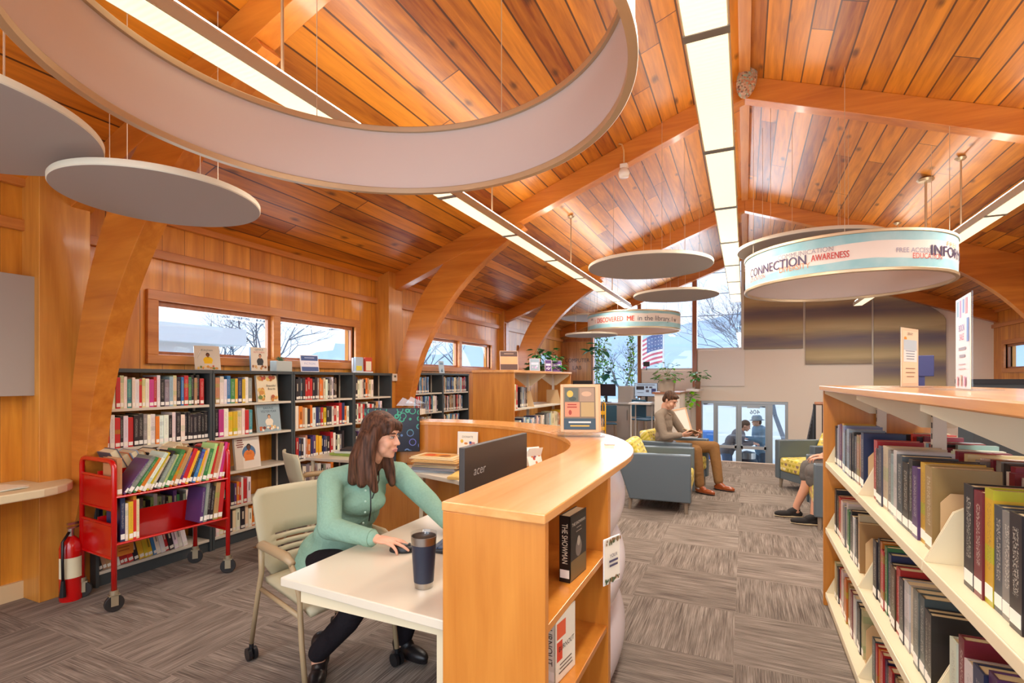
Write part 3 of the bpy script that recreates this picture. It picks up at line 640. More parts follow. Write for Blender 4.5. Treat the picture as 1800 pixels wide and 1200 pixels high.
for z in (.70, .39):
    m = M(); e = .004
    for s in (-1, 1):
        m = M(); m.prism([(s*W_, z+.045), (s*.005, z), (s*.005, z-e), (s*W_, z+.045-e), (s*W_+s*.012, z+.045-e), (s*W_+s*.012, z+.055)], 'x', -L, L); m.build('sloped_shelf', RED, t)
    m = M(); m.box(-L, L, -.003, .003, z, z+.20); m.build('divider', RED, t)
    for s in (-1, 1):
        m = M(); m.frus((-L, s*(W_+.005), z+.045), (L, s*(W_+.005), z+.045), .009, n=8); m.build('shelf_rail', RED, t, smooth='auto')
def cart_row(x, z, side, cds, length, lean, label, h=(.24, .29), group=None, tw=.9):
    rz = R(85.4) if side < 0 else R(265.4)
    o = Matrix.Translation((-3.96, 2.38, 0)) @ Matrix.Rotation(R(85.4), 4, 'Z') @ Vector((x, side*(W_+.0), z+.05))
    return row(o, rz, cds, length, h, (.17, .2), 'full', label, group, lean)
cart_row(-.365, .70, -1, 'a', .03, 0, '{c} book standing upright at the left end of the cart, top shelf', group=None)
cds = 'vgeowyckgleoavrykbycelrawprbwlegcaw'[:27]
ln = [.62-.017*i for i in range(27)]
cart_row(-.33, .70, -1, cds, .69, ln, '{c} picture book leaning right, {n} from the left, front row of red cart', group='picture books leaning in the front row of the red cart')
cart_row(.35, .70, 1, 'accskasod', .55, .45, '{c} book leaning the other way, {n} along the rear row of red cart', group='books in the rear row of the red cart')
cart_row(-.345, .39, -1, 'nwyrc', .11, 0, '{c} book, {n} from the left, left group on the lower cart shelf', (.25, .3), 'left group on the lower cart shelf')
cart_row(.17, .39, -1, 'vgkkar', .17, .1, '{c} book, {n} from the left, right group on the lower cart shelf', (.25, .3), 'right group on the lower cart shelf')

# ================================================================ circulation counter
C0 = (-2.4, 2.5)
def arc(r, a0, a1, n=28): return [(C0[0]+r*math.cos(R(a0+(a1-a0)*i/n)), C0[1]+r*math.sin(R(a0+(a1-a0)*i/n))) for i in range(n+1)]
t = thing('service_counter', 'curved maple service counter with open bookshelf in its near end', 'counter', (-.7, 1.4, 0)); t.location = (0, 0, 0)
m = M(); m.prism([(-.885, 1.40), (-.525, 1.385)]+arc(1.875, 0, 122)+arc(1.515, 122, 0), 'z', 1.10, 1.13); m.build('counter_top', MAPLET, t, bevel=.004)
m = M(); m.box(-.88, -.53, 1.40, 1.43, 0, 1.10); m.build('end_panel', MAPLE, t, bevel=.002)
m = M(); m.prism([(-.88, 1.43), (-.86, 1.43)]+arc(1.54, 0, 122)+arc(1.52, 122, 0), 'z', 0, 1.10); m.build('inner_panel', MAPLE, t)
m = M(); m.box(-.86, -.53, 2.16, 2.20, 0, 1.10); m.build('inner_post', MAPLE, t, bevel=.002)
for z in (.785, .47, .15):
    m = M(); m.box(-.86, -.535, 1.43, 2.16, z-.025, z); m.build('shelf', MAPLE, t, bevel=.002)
WV = mat('lilac_white_laminate', '#d9cfd6', .25, coat=.3)
zs = [i*.0275 for i in range(41)]
outp = [(-.56, 2.20), (-.56, 2.35)]+arc(1.84, 0, 122, 40)
def norm_at(i):
    if i < 2: return (1, 0)
    x, y = outp[i][0]-C0[0], outp[i][1]-C0[1]; l = math.hypot(x, y); return (x/l, y/l)
m = M(); vs = []
for i, (x, y) in enumerate(outp):
    nx, ny = norm_at(i)
    for z in zs:
        o = -.075+.065*abs(math.sin(math.pi*(z+.02)/.36))
        vs.append((x+nx*o, y+ny*o, z))
K = len(zs); m.add(vs, [(i*K+j, (i+1)*K+j, (i+1)*K+j+1, i*K+j+1) for i in range(len(outp)-1) for j in range(K-1)]); m.build('wavy_front', WV, t, smooth='auto')
m = M(); m.prism([(-3.36, 4.09), (-3.39, 4.07), (-3.21, 3.78), (-3.18, 3.80)], 'z', 0, 1.10); m.build('end_panel', MAPLE, t)

def std_book(loc, rz, th, d, h, col, label, items=None, face=None, tilt=0, spine_txt=None, scol='#e8dcc0'):
    t = thing('book', label, 'book', loc, rot=(0, tilt, rz)); cm = mat('cover_'+col, col, .35, coat=.3)
    m = M(); m.box(0, .003, 0, d, 0, h); m.box(th-.003, th, 0, d, 0, h); m.box(0, th, 0, .003, 0, h); m.build('cover', cm, t)
    m = M(); m.box(.003, th-.003, .004, d-.003, .003, h-.003); m.build('page_block', PAGES, t)
    m = M(); m.box(.003, th-.003, -.001, 0, .015, .045); m.build('spine_label', LABEL, t)
    if spine_txt:
        vs, fs = text_mesh(spine_txt, th*.75); w = max(v.x for v in vs)-min(v.x for v in vs); k = min(1, h*.6/w); q = M(); q.col = lin(scol)
        q.add([(th/2+v.y, -.0015, h*.58-v.x*k) for v in vs], fs); q.build('spine_title', print_mat(), t)
    if items: # front cover on local +x side seen from +x
        art(items, d-.01, h-.01, t, 'cover_print', T=Matrix.Translation((th, .005, .005)) @ Matrix.Rotation(H90, 4, 'Z'))
    return t
std_book((-.615, 1.77, .786), R(-5), .042, .16, .24, '#1d1a18', 'black hardcover with a pale figure, on the counter end upper shelf', [('r', 0, 0, 1, 1, '#241f1c'), ('r', 0, 0, 1, .3, '#6b5330'), ('e', .5, .45, .2, .14, '#6e6259'), ('e', .5, .56, .1, .08, '#a39788'), ('t', 'THE SHOWMAN', .5, .86, .085, '#cfc7b8', .85)]+lines(.3, .78, .4, 2, .06, '#8f877a', t=.015), spine_txt='THE SHOWMAN')
std_book((-.635, 1.66, .472), R(-8), .045, .16, .235, '#e4dccb', 'white and orange hardcover standing on the counter end lower shelf', [('r', 0, 0, 1, 1, '#e9e2d2'), ('r', .05, .3, .28, .3, '#d8452a'), ('r', .05, .64, .45, .25, '#e0603a'), ('t', 'BURNOUT', .55, .47, .14, '#2a2422', .8), ('t', 'BURNOUT'[3:4]+'OR', .65, .76, .14, '#2a2422', .5)][:-1]+lines(.1, .22, .8, 3, .06, '#5a4a40', t=.02), spine_txt='BURNOUT', scol='#5a4a40')
t = framed((-.50, 2.10, .68), R(70), .12, .19, [('r', 0, 0, 1, 1, '#e6dfd0')]+dots(18, .03, .97, .02, .1, .05, ['#4a5a3c', '#8a6a4a'])+dots(18, .03, .97, .9, .98, .05, ['#4a5a3c', '#8a6a4a'])+[('t', 'YOUR', .5, .62, .14, '#4a4660', .5), ('t', 'FAVORITES', .5, .46, .12, '#4a4660', .7)][:1]+lines(.2, .48, .6, 2, .1, '#4a4660', t=.05), 'small cream card with leafy border clipped to the counter end shelf', tilt=0, th=.004, bord=.004)

# acrylic poster stand on the counter
t = thing('poster_stand', 'clear and maple poster stand with four small covers on the counter', 'poster stand', (-1.02, 3.36, 1.131), R(22))
FR = mat('pale_wood_frame', '#e0b48c', .4)
for i, dy in enumerate((0, .045)):
    T = xf((0, dy, .03), 0, R(-8)); m = M(); m.T = T
    for a in ((-.13+.02*i, -.108+.02*i, 0, .33), (.108+.02*i, .13+.02*i, 0, .33)): m.box(a[0], a[1], 0, .012, a[2], a[3])
    m.box(-.108+.02*i, .108+.02*i, 0, .012, 0, .02); m.box(-.108+.02*i, .108+.02*i, 0, .012, .31, .33); m.build('frame', FR, t, bevel=.002)
T = xf((-.108, .0, .05), 0, R(-8)); m = M(); m.T = xf((0, 0, .03), 0, R(-8)); m.box(-.108, .108, .003, .009, .02, .31); m.build('backing', mat('taupe_board', '#8a7560', .6), t)
art([('r', 0, 0, 1, 1, '#7d6c58'), ('r', .04, .66, .42, .32, '#5a5f55'), ('e', .2, .84, .1, .08, '#d8b24a'), ('e', .28, .72, .12, .05, '#3c4a44'), ('r', .5, .66, .46, .32, '#a08772'), ('e', .72, .84, .16, .06, '#c4a184'), ('r', .04, .3, .46, .34, '#e08a68'), ('t', 'WEDDING', .27, .57, .07, '#8a2c20', .38), ('e', .2, .4, .05, .06, '#a03a28'), ('r', .54, .3, .42, .34, '#b09868'), ('r', 0, 0, 1, .26, '#2f4a5c'), ('r', .15, .15, .7, .04, '#c9d2d4'), ('r', .2, .07, .6, .03, '#d8b24a')][0:7]+[('r', .04, .3, .46, .34, '#e08a68'), ('e', .2, .4, .05, .06, '#a03a28'), ('r', .54, .3, .42, .34, '#b09868'), ('r', 0, 0, 1, .26, '#2f4a5c'), ('r', .15, .15, .7, .04, '#c9d2d4'), ('r', .2, .07, .6, .03, '#d8b24a')]+lines(.08, .57, .36, 2, .06, '#a03a28', t=.03), .216, .29, t, 'poster_print', y=.001, T=T)
m = M(); m.box(-.15, .17, -.03, .09, 0, .004); m.prism([(-.03, .004), (.09, .004), (.075, .12), (.07, .12), (.08, .01), (-.02, .01), (-.028, .04), (-.034, .04)], 'x', -.15, .17); m.build('acrylic_base', CLEAR, t)
t = thing('card_holder', 'tiny clear card holder near the rim of the curved counter', 'card holder', (-.74, 3.05, 1.131), R(20)); m = M(); m.box(-.03, .03, -.02, .02, 0, .003); m.box(-.03, .03, .015, .018, .003, .03); m.build('holder', mat('frosted_acrylic', '#e6e8ea', .2), t)
# brochure box at the far end of the counter
t = thing('brochure_box', 'clear acrylic tray of white sheets at the left end of the counter', 'brochure box', (-2.98, 4.13, 1.131), R(18))
m = M(); m.prism([(-.16, 0), (.16, 0), (.16, .14), (-.02, .22), (-.16, .05)], 'y', -.13, -.127); m.prism([(-.16, 0), (.16, 0), (.16, .14), (-.02, .22), (-.16, .05)], 'y', .127, .13); m.box(-.16, .16, -.13, .13, 0, .004); m.prism([(.155, 0), (.16, 0), (.16, .16), (.155, .16)], 'y', -.13, .13); m.build('acrylic_tray', CLEAR, t)
m = M(); m.box(-.14, .13, -.115, .115, .05, .10); m.build('paper_ream', PAPER, t)

# ================================================================ staff desk inside the counter
t = thing('staff_desk', 'cream staff desk wrapping inside the curved counter', 'desk', (0, 0, 0))
edge = [(-1.69, 1.48), (-.90, 1.435)]+arc(1.50, 0, 118)+[(-3.12, 3.72), (-2.5, 3.62), (-2.1, 3.50), (-1.86, 3.38), (-1.6, 3.16), (-1.49, 2.98), (-1.49, 2.82), (-1.56, 2.66), (-1.69, 2.56)]
DT = mat('cream_laminate_top', '#d9d0bd', .28, coat=.25); m = M(); m.prism(edge, 'z', .695, .73); m.build('desk_top', DT, t, bevel=.004)
m = M(); m.box(-1.60, -.95, 1.50, 1.53, .64, .695); m.box(-.97, -.93, 1.53, 2.5, .64, .695); m.build('frame_rail', CREAM, t)
for x, y in ((-.945, 1.515), (-2.6, 3.8), (-1.62, 3.3)):
    m = M(); m.box(x-.02, x+.02, y-.02, y+.02, 0, .695); m.build('leg', CREAM, t, bevel=.003)
m = M(); m.prism([(-1.62, 2.62), (-1.58, 2.62), (-1.50, 2.8), (-1.50, 3.0), (-1.62, 3.16), (-1.9, 3.4), (-1.92, 3.36), (-1.66, 3.12), (-1.56, 2.98), (-1.56, 2.8)], 'z', .50, .695); m.build('curved_apron', mat('dark_slate', '#33383e', .5), t)
m = M(); m.box(-1.5, -1.1, 2.5, 2.53, .02, .25); tag(m.build('desk_bin', mat('mustard_box', '#a97a28', .6)), 'mustard box on the floor under the staff desk', 'box')
bpy.data.objects['desk_bin'].location = (0, 0, 0)
m = M(); m.box(-1.30, -1.0, 2.45, 2.75, 0, .28)
# tumbler
t = thing('tumbler', 'dark navy steel tumbler with clear lid, near the desk corner', 'tumbler', (-1.115, 1.64, .731))
m = M(); m.lathe([(.0, .0), (.034, .0), (.035, .006), (.037, .022)], n=32); m.build('steel_foot', STEEL, t, smooth='auto')
m = M(); m.lathe([(.0375, .022), (.047, .165)], n=32, caps=False); m.build('body', mat('navy_powder_coat', '#23293a', .45), t, smooth='auto')
m = M(); m.lathe([(.047, .165), (.0485, .195), (.046, .195), (.044, .17)], n=32, caps=False); m.build('steel_rim', STEEL, t, smooth='auto')
m = M(); m.lathe([(.0, .188), (.040, .188), (.044, .196), (.049, .196), (.050, .206), (.044, .206), (.040, .195), (.0, .193)], n=32); m.build('lid', CLEAR, t, smooth='auto')
m = M(); m.lathe([(.0, .160), (.043, .160)], n=24); m.build('drink', mat('coffee', '#2a1a10', .2), t)
# mouse, keyboard, screens
t = thing('computer_mouse', 'black computer mouse under her right hand', 'computer mouse', (-1.435, 1.935, .731), R(20)); m = M()
m.ell((0, 0, .006), (.06, .034, .032), 20); q = [v for v in m.v]; m.v = [Vector((v.x, v.y, max(v.z, 0))) for v in q]; m.build('shell', BLACK, t, smooth=True); m = M(); m.frus((.035, -.004, .032), (.035, .004, .032), .007); m.build('scroll_wheel', DGREY, t)
m = M(); m.tube([(-1.34, 1.97, .735), (-1.24, 1.98, .734), (-1.15, 1.92, .734), (-1.02, 1.95, .734), (-.95, 2.05, .734)], .002, 6); tag(m.build('mouse_cable', BLACK), 'thin black mouse cable lying on the desk beside the tumbler', 'cable')
t = thing('keyboard', 'black keyboard with pale keys, partly behind the counter end', 'keyboard', (-1.28, 2.20, .731), R(-80)); m = M(); m.prism([(-.075, 0), (.075, 0), (.075, .022), (-.075, .012)], 'x', -.22, .22); m.build('case', BLACK, t, bevel=.003)
for r_ in range(5):
    m = M()
    for c_ in range(15):
        x = -.205+c_*.0275; y = -.06+r_*.0265; m.box(x, x+.024, y, y+.022, .014+.0018*r_, .0215+.0018*r_)
    m.build('key_row', mat('key_blue_grey', '#4f5d78', .5), t, kind='stuff')
def monitor(loc, rz, w, h, zb, label, screen, logo=None, tilt=0, back=DGREY, name='monitor'):
    """screen looks along local -y; stand foot on z=0"""
    t = thing(name, label, 'monitor', loc, rz); T = xf((0, 0, zb), 0, tilt); m = M(); m.T = T; m.box(-w/2, w/2, 0, .028, 0, h); m.build('case', back, t, bevel=.004)
    m = M(); m.T = T; m.box(-w/2+.008, w/2-.008, -.0012, 0, .012, h-.008); m.build('screen', screen, t)
    m = M(); m.box(-.03, .03, .03, .05, .012, zb+h*.4); m.build('stand_neck', back, t); m = M(); m.box(-.12, .12, -.08, .11, 0, .012); m.build('stand_foot', back, t, bevel=.004)
    if logo:
        vs, fs = text_mesh(logo, .062); q = M(); q.col = lin('#a8a4a0'); q.T = T; q.add([(w/2-.13-v.x-v.y*.2, .0292, h*.72+v.y*.9) for v in vs], fs); q.build('maker_mark', print_mat(), t)
    return t
monitor((-1.07, 2.155, .731), R(-90), .66, .39, .12, 'large dark monitor seen from behind, on the staff desk by the counter', BLACK, logo='acer')
def swirl_mat():
    m = mat('swirl_screen', '#000000', .3, emit='#000000', estr=1); k = NT(m); c, X, Y, Z = k.obj()
    v = k.n('TexVoronoi', {'Vector': k.comb(k.m('MULTIPLY', X, 13.), 0., k.m('MULTIPLY', Z, 13.)), 'Scale': 1.})
    ringf = k.m('MULTIPLY', k.m('GREATER_THAN', v.outputs[0], .33), k.m('LESS_THAN', v.outputs[0], .42)); cc = k.m('MULTIPLY', v.outputs[1] if False else ringf, 1.)
    hue = k.ramp(k.m('ADD', k.m('MULTIPLY', Z, 2.2), .0), [(.1, (.15, .45, .4)), (.5, (.22, .16, .6)), (.9, (.05, .5, .25))]); e = k.mix(k.m('MULTIPLY', cc, .6), (.012, .01, .02, 1), hue)
    k.t.links.new(e, k.b.inputs['Emission Color']); return m
monitor((-2.93, 3.80, .731), R(28), .50, .40, .13, 'monitor with glowing blue and green loops, behind her head', swirl_mat(), back=BLACK)
m = M(); m.tube([(-2.75, 3.9, .736), (-2.7, 3.97, .80), (-2.6, 4.0, .79), (-2.5, 3.98, .735)], .003, 6); tag(m.build('cable_loop', BLACK), 'black cable loop between the looping-screen monitor and the stacked puzzles', 'cable')
# stack of wooden puzzle trays
PZ = ['#a9b4bc', '#8f8f96', '#c7b795', '#b08f68', '#cda66a', '#e2cda2']
for i, c in enumerate(PZ):
    t = thing('picture_board', f'{["lowest", "second lowest", "third", "fourth", "second highest", "topmost"][i]} board in the stack of flat picture boards on back desk', 'picture board', (-2.42+rng.uniform(-.02, .02), 3.80+rng.uniform(-.015, .015), .731+.0215*i), R(8+rng.uniform(-6, 6)), group='flat picture boards stacked on the back desk')
    m = M(); m.box(-.21, .21, -.14, .14, 0, .008); m.box(-.2, .2, -.13, .13, .008, .019); m.cur = 1; m.build('board', [mat('board_'+c, c, .5)], t, bevel=.001)
    if i == 5: art([('r', 0, 0, 1, 1, '#e6d3a8'), ('r', .08, .1, .84, .8, '#c99a5c'), ('e', .35, .5, .2, .25, '#c2502a'), ('e', .55, .6, .16, .2, '#e08a3a'), ('e', .7, .4, .14, .2, '#7a4a2a')], .38, .24, t, 'picture', T=Matrix.Translation((-.19, -.12, .0195)) @ Matrix.Rotation(R(-90), 4, 'X') @ Matrix.Diagonal((1, 1, 1, 1)) if False else Matrix(((1, 0, 0, -.19), (0, 0, 1, -.12), (0, -1, 0, .0195), (0, 0, 0, 1))))
t = thing('picture_board', 'yellow picture board lying alone right of the stack', 'picture board', (-1.98, 3.66, .731), R(14))
m = M(); m.box(-.2, .2, -.15, .15, 0, .022); m.build('board', mat('board_yellow', '#d9b466', .5), t, bevel=.002)
art([('r', 0, 0, 1, 1, '#ddb96a'), ('r', .35, .08, .6, .84, '#c99a5c'), ('e', .6, .5, .16, .3, '#8a5a3c'), ('e', .78, .55, .1, .2, '#b0703c')], .38, .28, t, 'picture', T=Matrix(((1, 0, 0, -.19), (0, 0, 1, -.14), (0, -1, 0, .0225), (0, 0, 0, 1))))
# donation sign in acrylic
t = framed((-2.22, 3.93, .731), R(8), .19, .33, [('r', 0, 0, 1, 1, '#efe8d8'), ('r', .04, .03, .92, .005, '#555555'), ('t', 'DONATE', .5, .88, .08, '#4a4a4a', .6), ('e', .2, .76, .08, .05, '#e3b62c'), ('e', .42, .7, .1, .03, '#d98a3a'), ('r', .6, .66, .3, .02, '#b03030'), ('r', .6, .69, .3, .02, '#b03030'), ('r', .6, .72, .3, .02, '#b03030'), ('r', .6, .69, .12, .07, '#3c4a8a'), ('r', .05, .56, .9, .012, '#444444')]+lines(.15, .45, .7, 2, .07, '#7a7468', t=.025)+lines(.18, .3, .64, 2, .08, '#5a6a94', t=.04), 'white donation notice standing in a clear holder against the counter inside', tilt=-.05, frame='#dfe4e6')
t = thing('web_camera', 'small white-faced camera on a dark block beside the donation notice', 'camera', (-1.93, 3.86, .731), R(20)); m = M(); m.box(-.08, .06, -.04, .04, 0, .045); m.build('block', DGREY, t, bevel=.004); m = M(); m.ell((.04, -.01, .075), .03, 16); m.build('camera_ball', mat('white_plastic'), t, smooth=True)
m = M(); 
t = thing('tent_card', 'white folded card with red flowers stuck on the counter inner wall', 'card', (-1.17, 3.16, .99), R(58)); art([('r', 0, 0, 1, 1, '#efe8dc')]+dots(9, .15, .85, .15, .85, .09, ['#b8452f', '#7a3a5a', '#c9763c']), .11, .13, t, 'printed_sheet', T=Matrix.Rotation(R(-22), 4, 'X')); m = M(); m.prism([(0, 0), (-.05, .12), (.075, 0)], 'x', 0, .11); m.v = [Vector((v.x, v.y+.052, v.z)) for v in m.v]; m.build('card', PAPER, t)
t.location = (-1.25, 3.02, .96)

# ================================================================ pale office chairs
def office_chair(loc, rz, label, seat_z=.45):
    """faces local +x"""
    t = thing('office_chair', label, 'chair', loc, rz, group='pale plastic wheeled office chairs'); 
    m = M(); n = 10; vs = []
    for i in range(n+1):
        for j in range(n+1):
            u, v = i/n, j/n; x = -.22+.46*u; y = (-.235+.47*v)*(1-.08*u); vs.append((x, y, seat_z+.02*math.cos((v-.5)*2.6)-.02+.02*(1-u)**2-.03*u**4))
    m.add(vs, [(i*(n+1)+j, (i+1)*(n+1)+j, (i+1)*(n+1)+j+1, i*(n+1)+j+1) for i in range(n) for j in range(n)]); o = m.build('seat', GREYCH, t, smooth=True); sd = o.modifiers.new('thick', 'SOLIDIFY'); sd.thickness = .03; sd.offset = 1
    # back shell with four long slots
    m = M(); zs = [0, .06, .085, .093, .118, .126, .151, .159, .184, .192, .25, .33, .40, .44]; ys = [-1, -.75, -.6, -.3, 0, .3, .6, .75, 1]; vs = []; H = {}
    for i, z in enumerate(zs):
        for j, y in enumerate(ys):
            hw = .215+.03*math.sin(min(z, .4)*4)-(.03 if z >= .44 else 0)-(.02 if z == 0 else 0); H[i, j] = len(vs); vs.append((-.25-.13*z/.44-.02+.05*(y*y)-.02*math.sin(z*7), y*hw, seat_z+.03+z))
    fs = []
    for i in range(len(zs)-1):
        for j in range(len(ys)-1):
            if i in (2, 4, 6, 8) and 1 <= j <= 6 and not (i % 2): 
                if 2 <= j <= 5: continue
            fs.append((H[i, j], H[i, j+1], H[i+1, j+1], H[i+1, j]))
    m.add(vs, fs); o = m.build('backrest', GREYCH, t, smooth=True); sd = o.modifiers.new('thick', 'SOLIDIFY'); sd.thickness = .016
    for s in (-1, 1):
        m = M(); m.tube([(-.37, s*.25, .09), (-.28, s*.255, .35), (-.21, s*.26, .52), (-.20, s*.265, .66)], [.012, .013, .014, .016], 10); m.build('rear_leg', TAUPE, t, smooth=True)
        m = M(); m.tube([(.26, s*.25, .09), (.22, s*.25, .3), (.20, s*.25, .50), (.19, s*.265, .60), (.15, s*.27, .655)], .013, 10); m.build('front_leg', TAUPE, t, smooth=True)
        m = M(); m.tube([(-.22, s*.268, .655), (-.17, s*.27, .67), (.10, s*.27, .672), (.17, s*.27, .655)], [.016, .024, .024, .016], 10); m.build('armrest', TAUPE, t, smooth=True)
        m = M(); m.tube([(-.24, s*.25, seat_z-.03), (.21, s*.25, seat_z-.04)], .012, 8); m.build('seat_rail', TAUPE, t, smooth=True)
        for x in (-.37, .26):
            c = M(); c.frus((x-.0, s*.25-.024, .035), (x, s*.25-.006, .035), .034, n=18); c.frus((x, s*.25+.006, .035), (x, s*.25+.024, .035), .034, n=18); c.frus((x, s*.25, .03), (x, s*.25, .09), .012); c.build('caster', BLACK, t, smooth='auto')
    return t
CH1 = office_chair((-2.01, 2.07, 0), R(-18), 'pale plastic armchair on casters that the woman at the desk sits in')
office_chair((-3.25, 3.42, 0), R(60), 'empty grey plastic chair by the shelves, behind the seated woman')
# low side table with flat books behind her
t = thing('side_table', 'pale table between the bookcase and the empty grey chair', 'table', (-3.75, 4.25, 0), R(6)); m = M(); m.box(-.35, .45, -.35, .45, .70, .73); m.build('table_top', DT, t, bevel=.004)
for x in (-.3, .4):
    for y in (-.3, .4): m = M(); m.frus((x, y, 0), (x, y, .70), .018); m.build('leg', CREAM, t)
for i, (c, w) in enumerate((('#9cba5a', .26), ('#dfe4e0', .22), ('#2c2628', .26))):
    m = M(); m.box(-.16, .16, -.11, .11, 0, .022); tag(m.build('flat_book', mat('flat_'+c, c, .5), loc=(-3.80+.04*i, 4.20+.03*i, .731+.023*i), rot=(0, 0, .2*i), bevel=.002), ['green flat book at the bottom of the pile on the side table', 'white flat book in the middle of the side table pile', 'black flat book on top of the pile on the side table'][i], 'book')
# ================================================================ double-faced shelving on the right
YJ = [.95, 1.93, 2.91, 3.98]; XA, XC, XZ = .49, .80, 1.11; ZR = [.97, .53, .10]
t = thing('library_shelving', 'double-sided cream steel shelving with oak top and end panel, at right', 'bookshelf', (0, 0, 0)); SHELV = t
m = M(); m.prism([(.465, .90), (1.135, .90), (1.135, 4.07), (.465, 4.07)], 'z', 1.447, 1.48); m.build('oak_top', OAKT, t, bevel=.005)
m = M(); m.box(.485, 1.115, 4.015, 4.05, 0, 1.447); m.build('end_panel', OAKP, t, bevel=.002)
m = M(); m.box(XA+.02, XZ-.02, .95, 4.01, 0, .07); m.build('plinth', CREAM, t)
for y in YJ:
    m = M(); m.box(XC-.025, XC+.025, y-.015, y+.015, 0, 1.44); 
    m.build('upright', mat('white_upright', '#ddd6c6', .4), t)
    m = M()
    for k in range(26): m.box(XC-.0262, XC-.0248, y-.006, y+.006, .1+k*.05, .125+k*.05)
    m.build('upright_slots', BLACK, t)
    m = M(); m.prism([(XA+.0, 1.445), (XA, 1.425), (XC-.06, 1.30), (XC+.06, 1.30), (XZ, 1.425), (XZ, 1.445)], 'y', y+.017, y+.020); m.build('top_bracket', CREAM, t)
for a, b in zip(YJ[:-1], YJ[1:]):
    for s, (x0, x1) in ((-1, (XA, XC-.03)), (1, (XC+.03, XZ))):
        for z in ZR:
            m = M(); m.box(x0+.003, x1-.003, a+.006, b-.006, z-.02, z); xx = x0 if s < 0 else x1-.006; m.box(xx, xx+.006, a+.004, b-.004, z-.032, z+.004); m.build('shelf', CREAM, t, bevel=.003)
            if s < 0:
                for yy in (a+.003, b-.006):
                    m = M(); m.prism([(XA+.004, z), (XA+.075, z+.155), (XA+.10, z+.17), (XC-.03, z+.17), (XC-.03, z-.03), (XA+.03, z-.03)], 'y', yy, yy+.003); m.build('shelf_end_bracket', CREAM, t)
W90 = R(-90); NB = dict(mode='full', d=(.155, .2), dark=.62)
def rrow(y0, y1, z, cds, nm, where, **k):
    row((XA+.045, y0, z), W90, cds, y0-y1, label='{c} book, {n} from the far end, '+where, group=nm, **{**dict(h=(.235, .285)), **NB, **k})
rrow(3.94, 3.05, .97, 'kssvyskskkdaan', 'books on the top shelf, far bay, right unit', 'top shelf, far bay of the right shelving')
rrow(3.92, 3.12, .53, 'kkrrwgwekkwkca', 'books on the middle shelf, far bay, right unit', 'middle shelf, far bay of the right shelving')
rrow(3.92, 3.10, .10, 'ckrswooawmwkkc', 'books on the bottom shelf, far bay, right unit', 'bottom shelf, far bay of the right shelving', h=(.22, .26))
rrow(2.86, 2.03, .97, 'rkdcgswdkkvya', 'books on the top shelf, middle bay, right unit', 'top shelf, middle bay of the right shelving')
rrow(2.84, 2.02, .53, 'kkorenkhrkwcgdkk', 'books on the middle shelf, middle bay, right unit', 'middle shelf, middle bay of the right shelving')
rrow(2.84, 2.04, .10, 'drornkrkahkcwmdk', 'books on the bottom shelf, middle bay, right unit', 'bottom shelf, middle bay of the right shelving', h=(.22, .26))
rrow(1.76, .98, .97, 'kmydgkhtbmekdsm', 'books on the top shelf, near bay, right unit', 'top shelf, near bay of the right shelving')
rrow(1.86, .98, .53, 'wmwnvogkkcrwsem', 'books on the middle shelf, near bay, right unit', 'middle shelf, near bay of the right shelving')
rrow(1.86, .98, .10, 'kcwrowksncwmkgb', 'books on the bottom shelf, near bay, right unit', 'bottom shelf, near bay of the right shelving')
# books on the other face, seen through the gaps
for a, b in zip(YJ[:-1], YJ[1:]): row((XZ-.03, a+.04, .97), H90, codes(22, 'rmkwcgskw'), .88, (.2, .24), mode='stuff')
TANS = mat('tan_bookend', '#c9a87c', .45)
for y, z, lab in ((3.00, .97, 'tan bookend at the near end of the far bay top shelf, right shelving'), (1.985, .97, 'tan bookend beside the yellow book on the top shelf, right shelving'), (3.06, .53, 'tan bookend on the middle shelf, far bay, right shelving'), (3.05, .10, 'tan bookend on the bottom shelf, far bay, right shelving')):
    q = [(XA+.06, z+.001), (XA+.06, z+.17), (XA+.085, z+.2), (XC-.07, z+.2), (XC-.05, z+.17), (XC-.05, z+.001)]; m = M(); m.prism(q, 'y', y, y+.002); m.box(XA+.06, XC-.05, y, y+.05, z+.001, z+.003); tag(m.build('bookend', TANS), lab, 'bookend', 'tan bookends on the right shelving')
t = thing('printed_flyer', 'white printed sheet on the far face of the right shelving, among backs of books', 'flyer', (1.0, 2.25, 1.005), W90)
art([('r', 0, 0, 1, 1, '#e8e4dc'), ('t', 'SLEEPING', .6, .72, .11, '#3a3a40', .6)]+lines(.12, .86, .4, 2, .05, '#6a6870', t=.03)+lines(.2, .55, .7, 4, .1, '#9a98a0', t=.015), .3, .2, t, 'printed_sheet'); m = M(); m.box(0, .3, 0, .003, 0, .2); m.build('sheet', PAPER, t)
# sign holders on the oak top
def sign_holder(loc, rz, w, h, items, label, base=.2):
    t = thing('sign_holder', label, 'sign', loc, rz); m = M(); m.box(-w/2-.006, w/2+.006, .0, .004, 0, h+.01); m.build('acrylic_panel', CLEAR, t)
    m = M(); m.box(-w/2, w/2, -.0025, -.0005, .005, h+.005); m.build('sheet', PAPER, t); art(items, w, h, t, 'printed_sheet', y=-.003, T=Matrix.Translation((-w/2, 0, .005))); m = M(); m.box(-w/2, w/2, -.09, .09, 0, .004); m.build('acrylic_foot', CLEAR, t); return t
sign_holder((.78, 3.28, 1.481), R(59), .23, .30, [('r', 0, 0, 1, 1, '#e8cdb0'), ('r', .08, .05, .84, .9, '#eedabf'), ('t', 'LIBRARY', .5, .9, .07, '#4a3a34', .7), ('e', .22, .82, .08, .03, '#e3922c'), ('r', .12, .42, .78, .38, '#b8d0e0'), ('r', .12, .42, .78, .2, '#e4ecf2')]+lines(.2, .6, .6, 4, .045, '#5a7a9a', t=.012)+lines(.2, .3, .6, 3, .07, '#8a6a54', t=.012), 'peach notice with blue slip in clear stand, farther one on the shelving top')
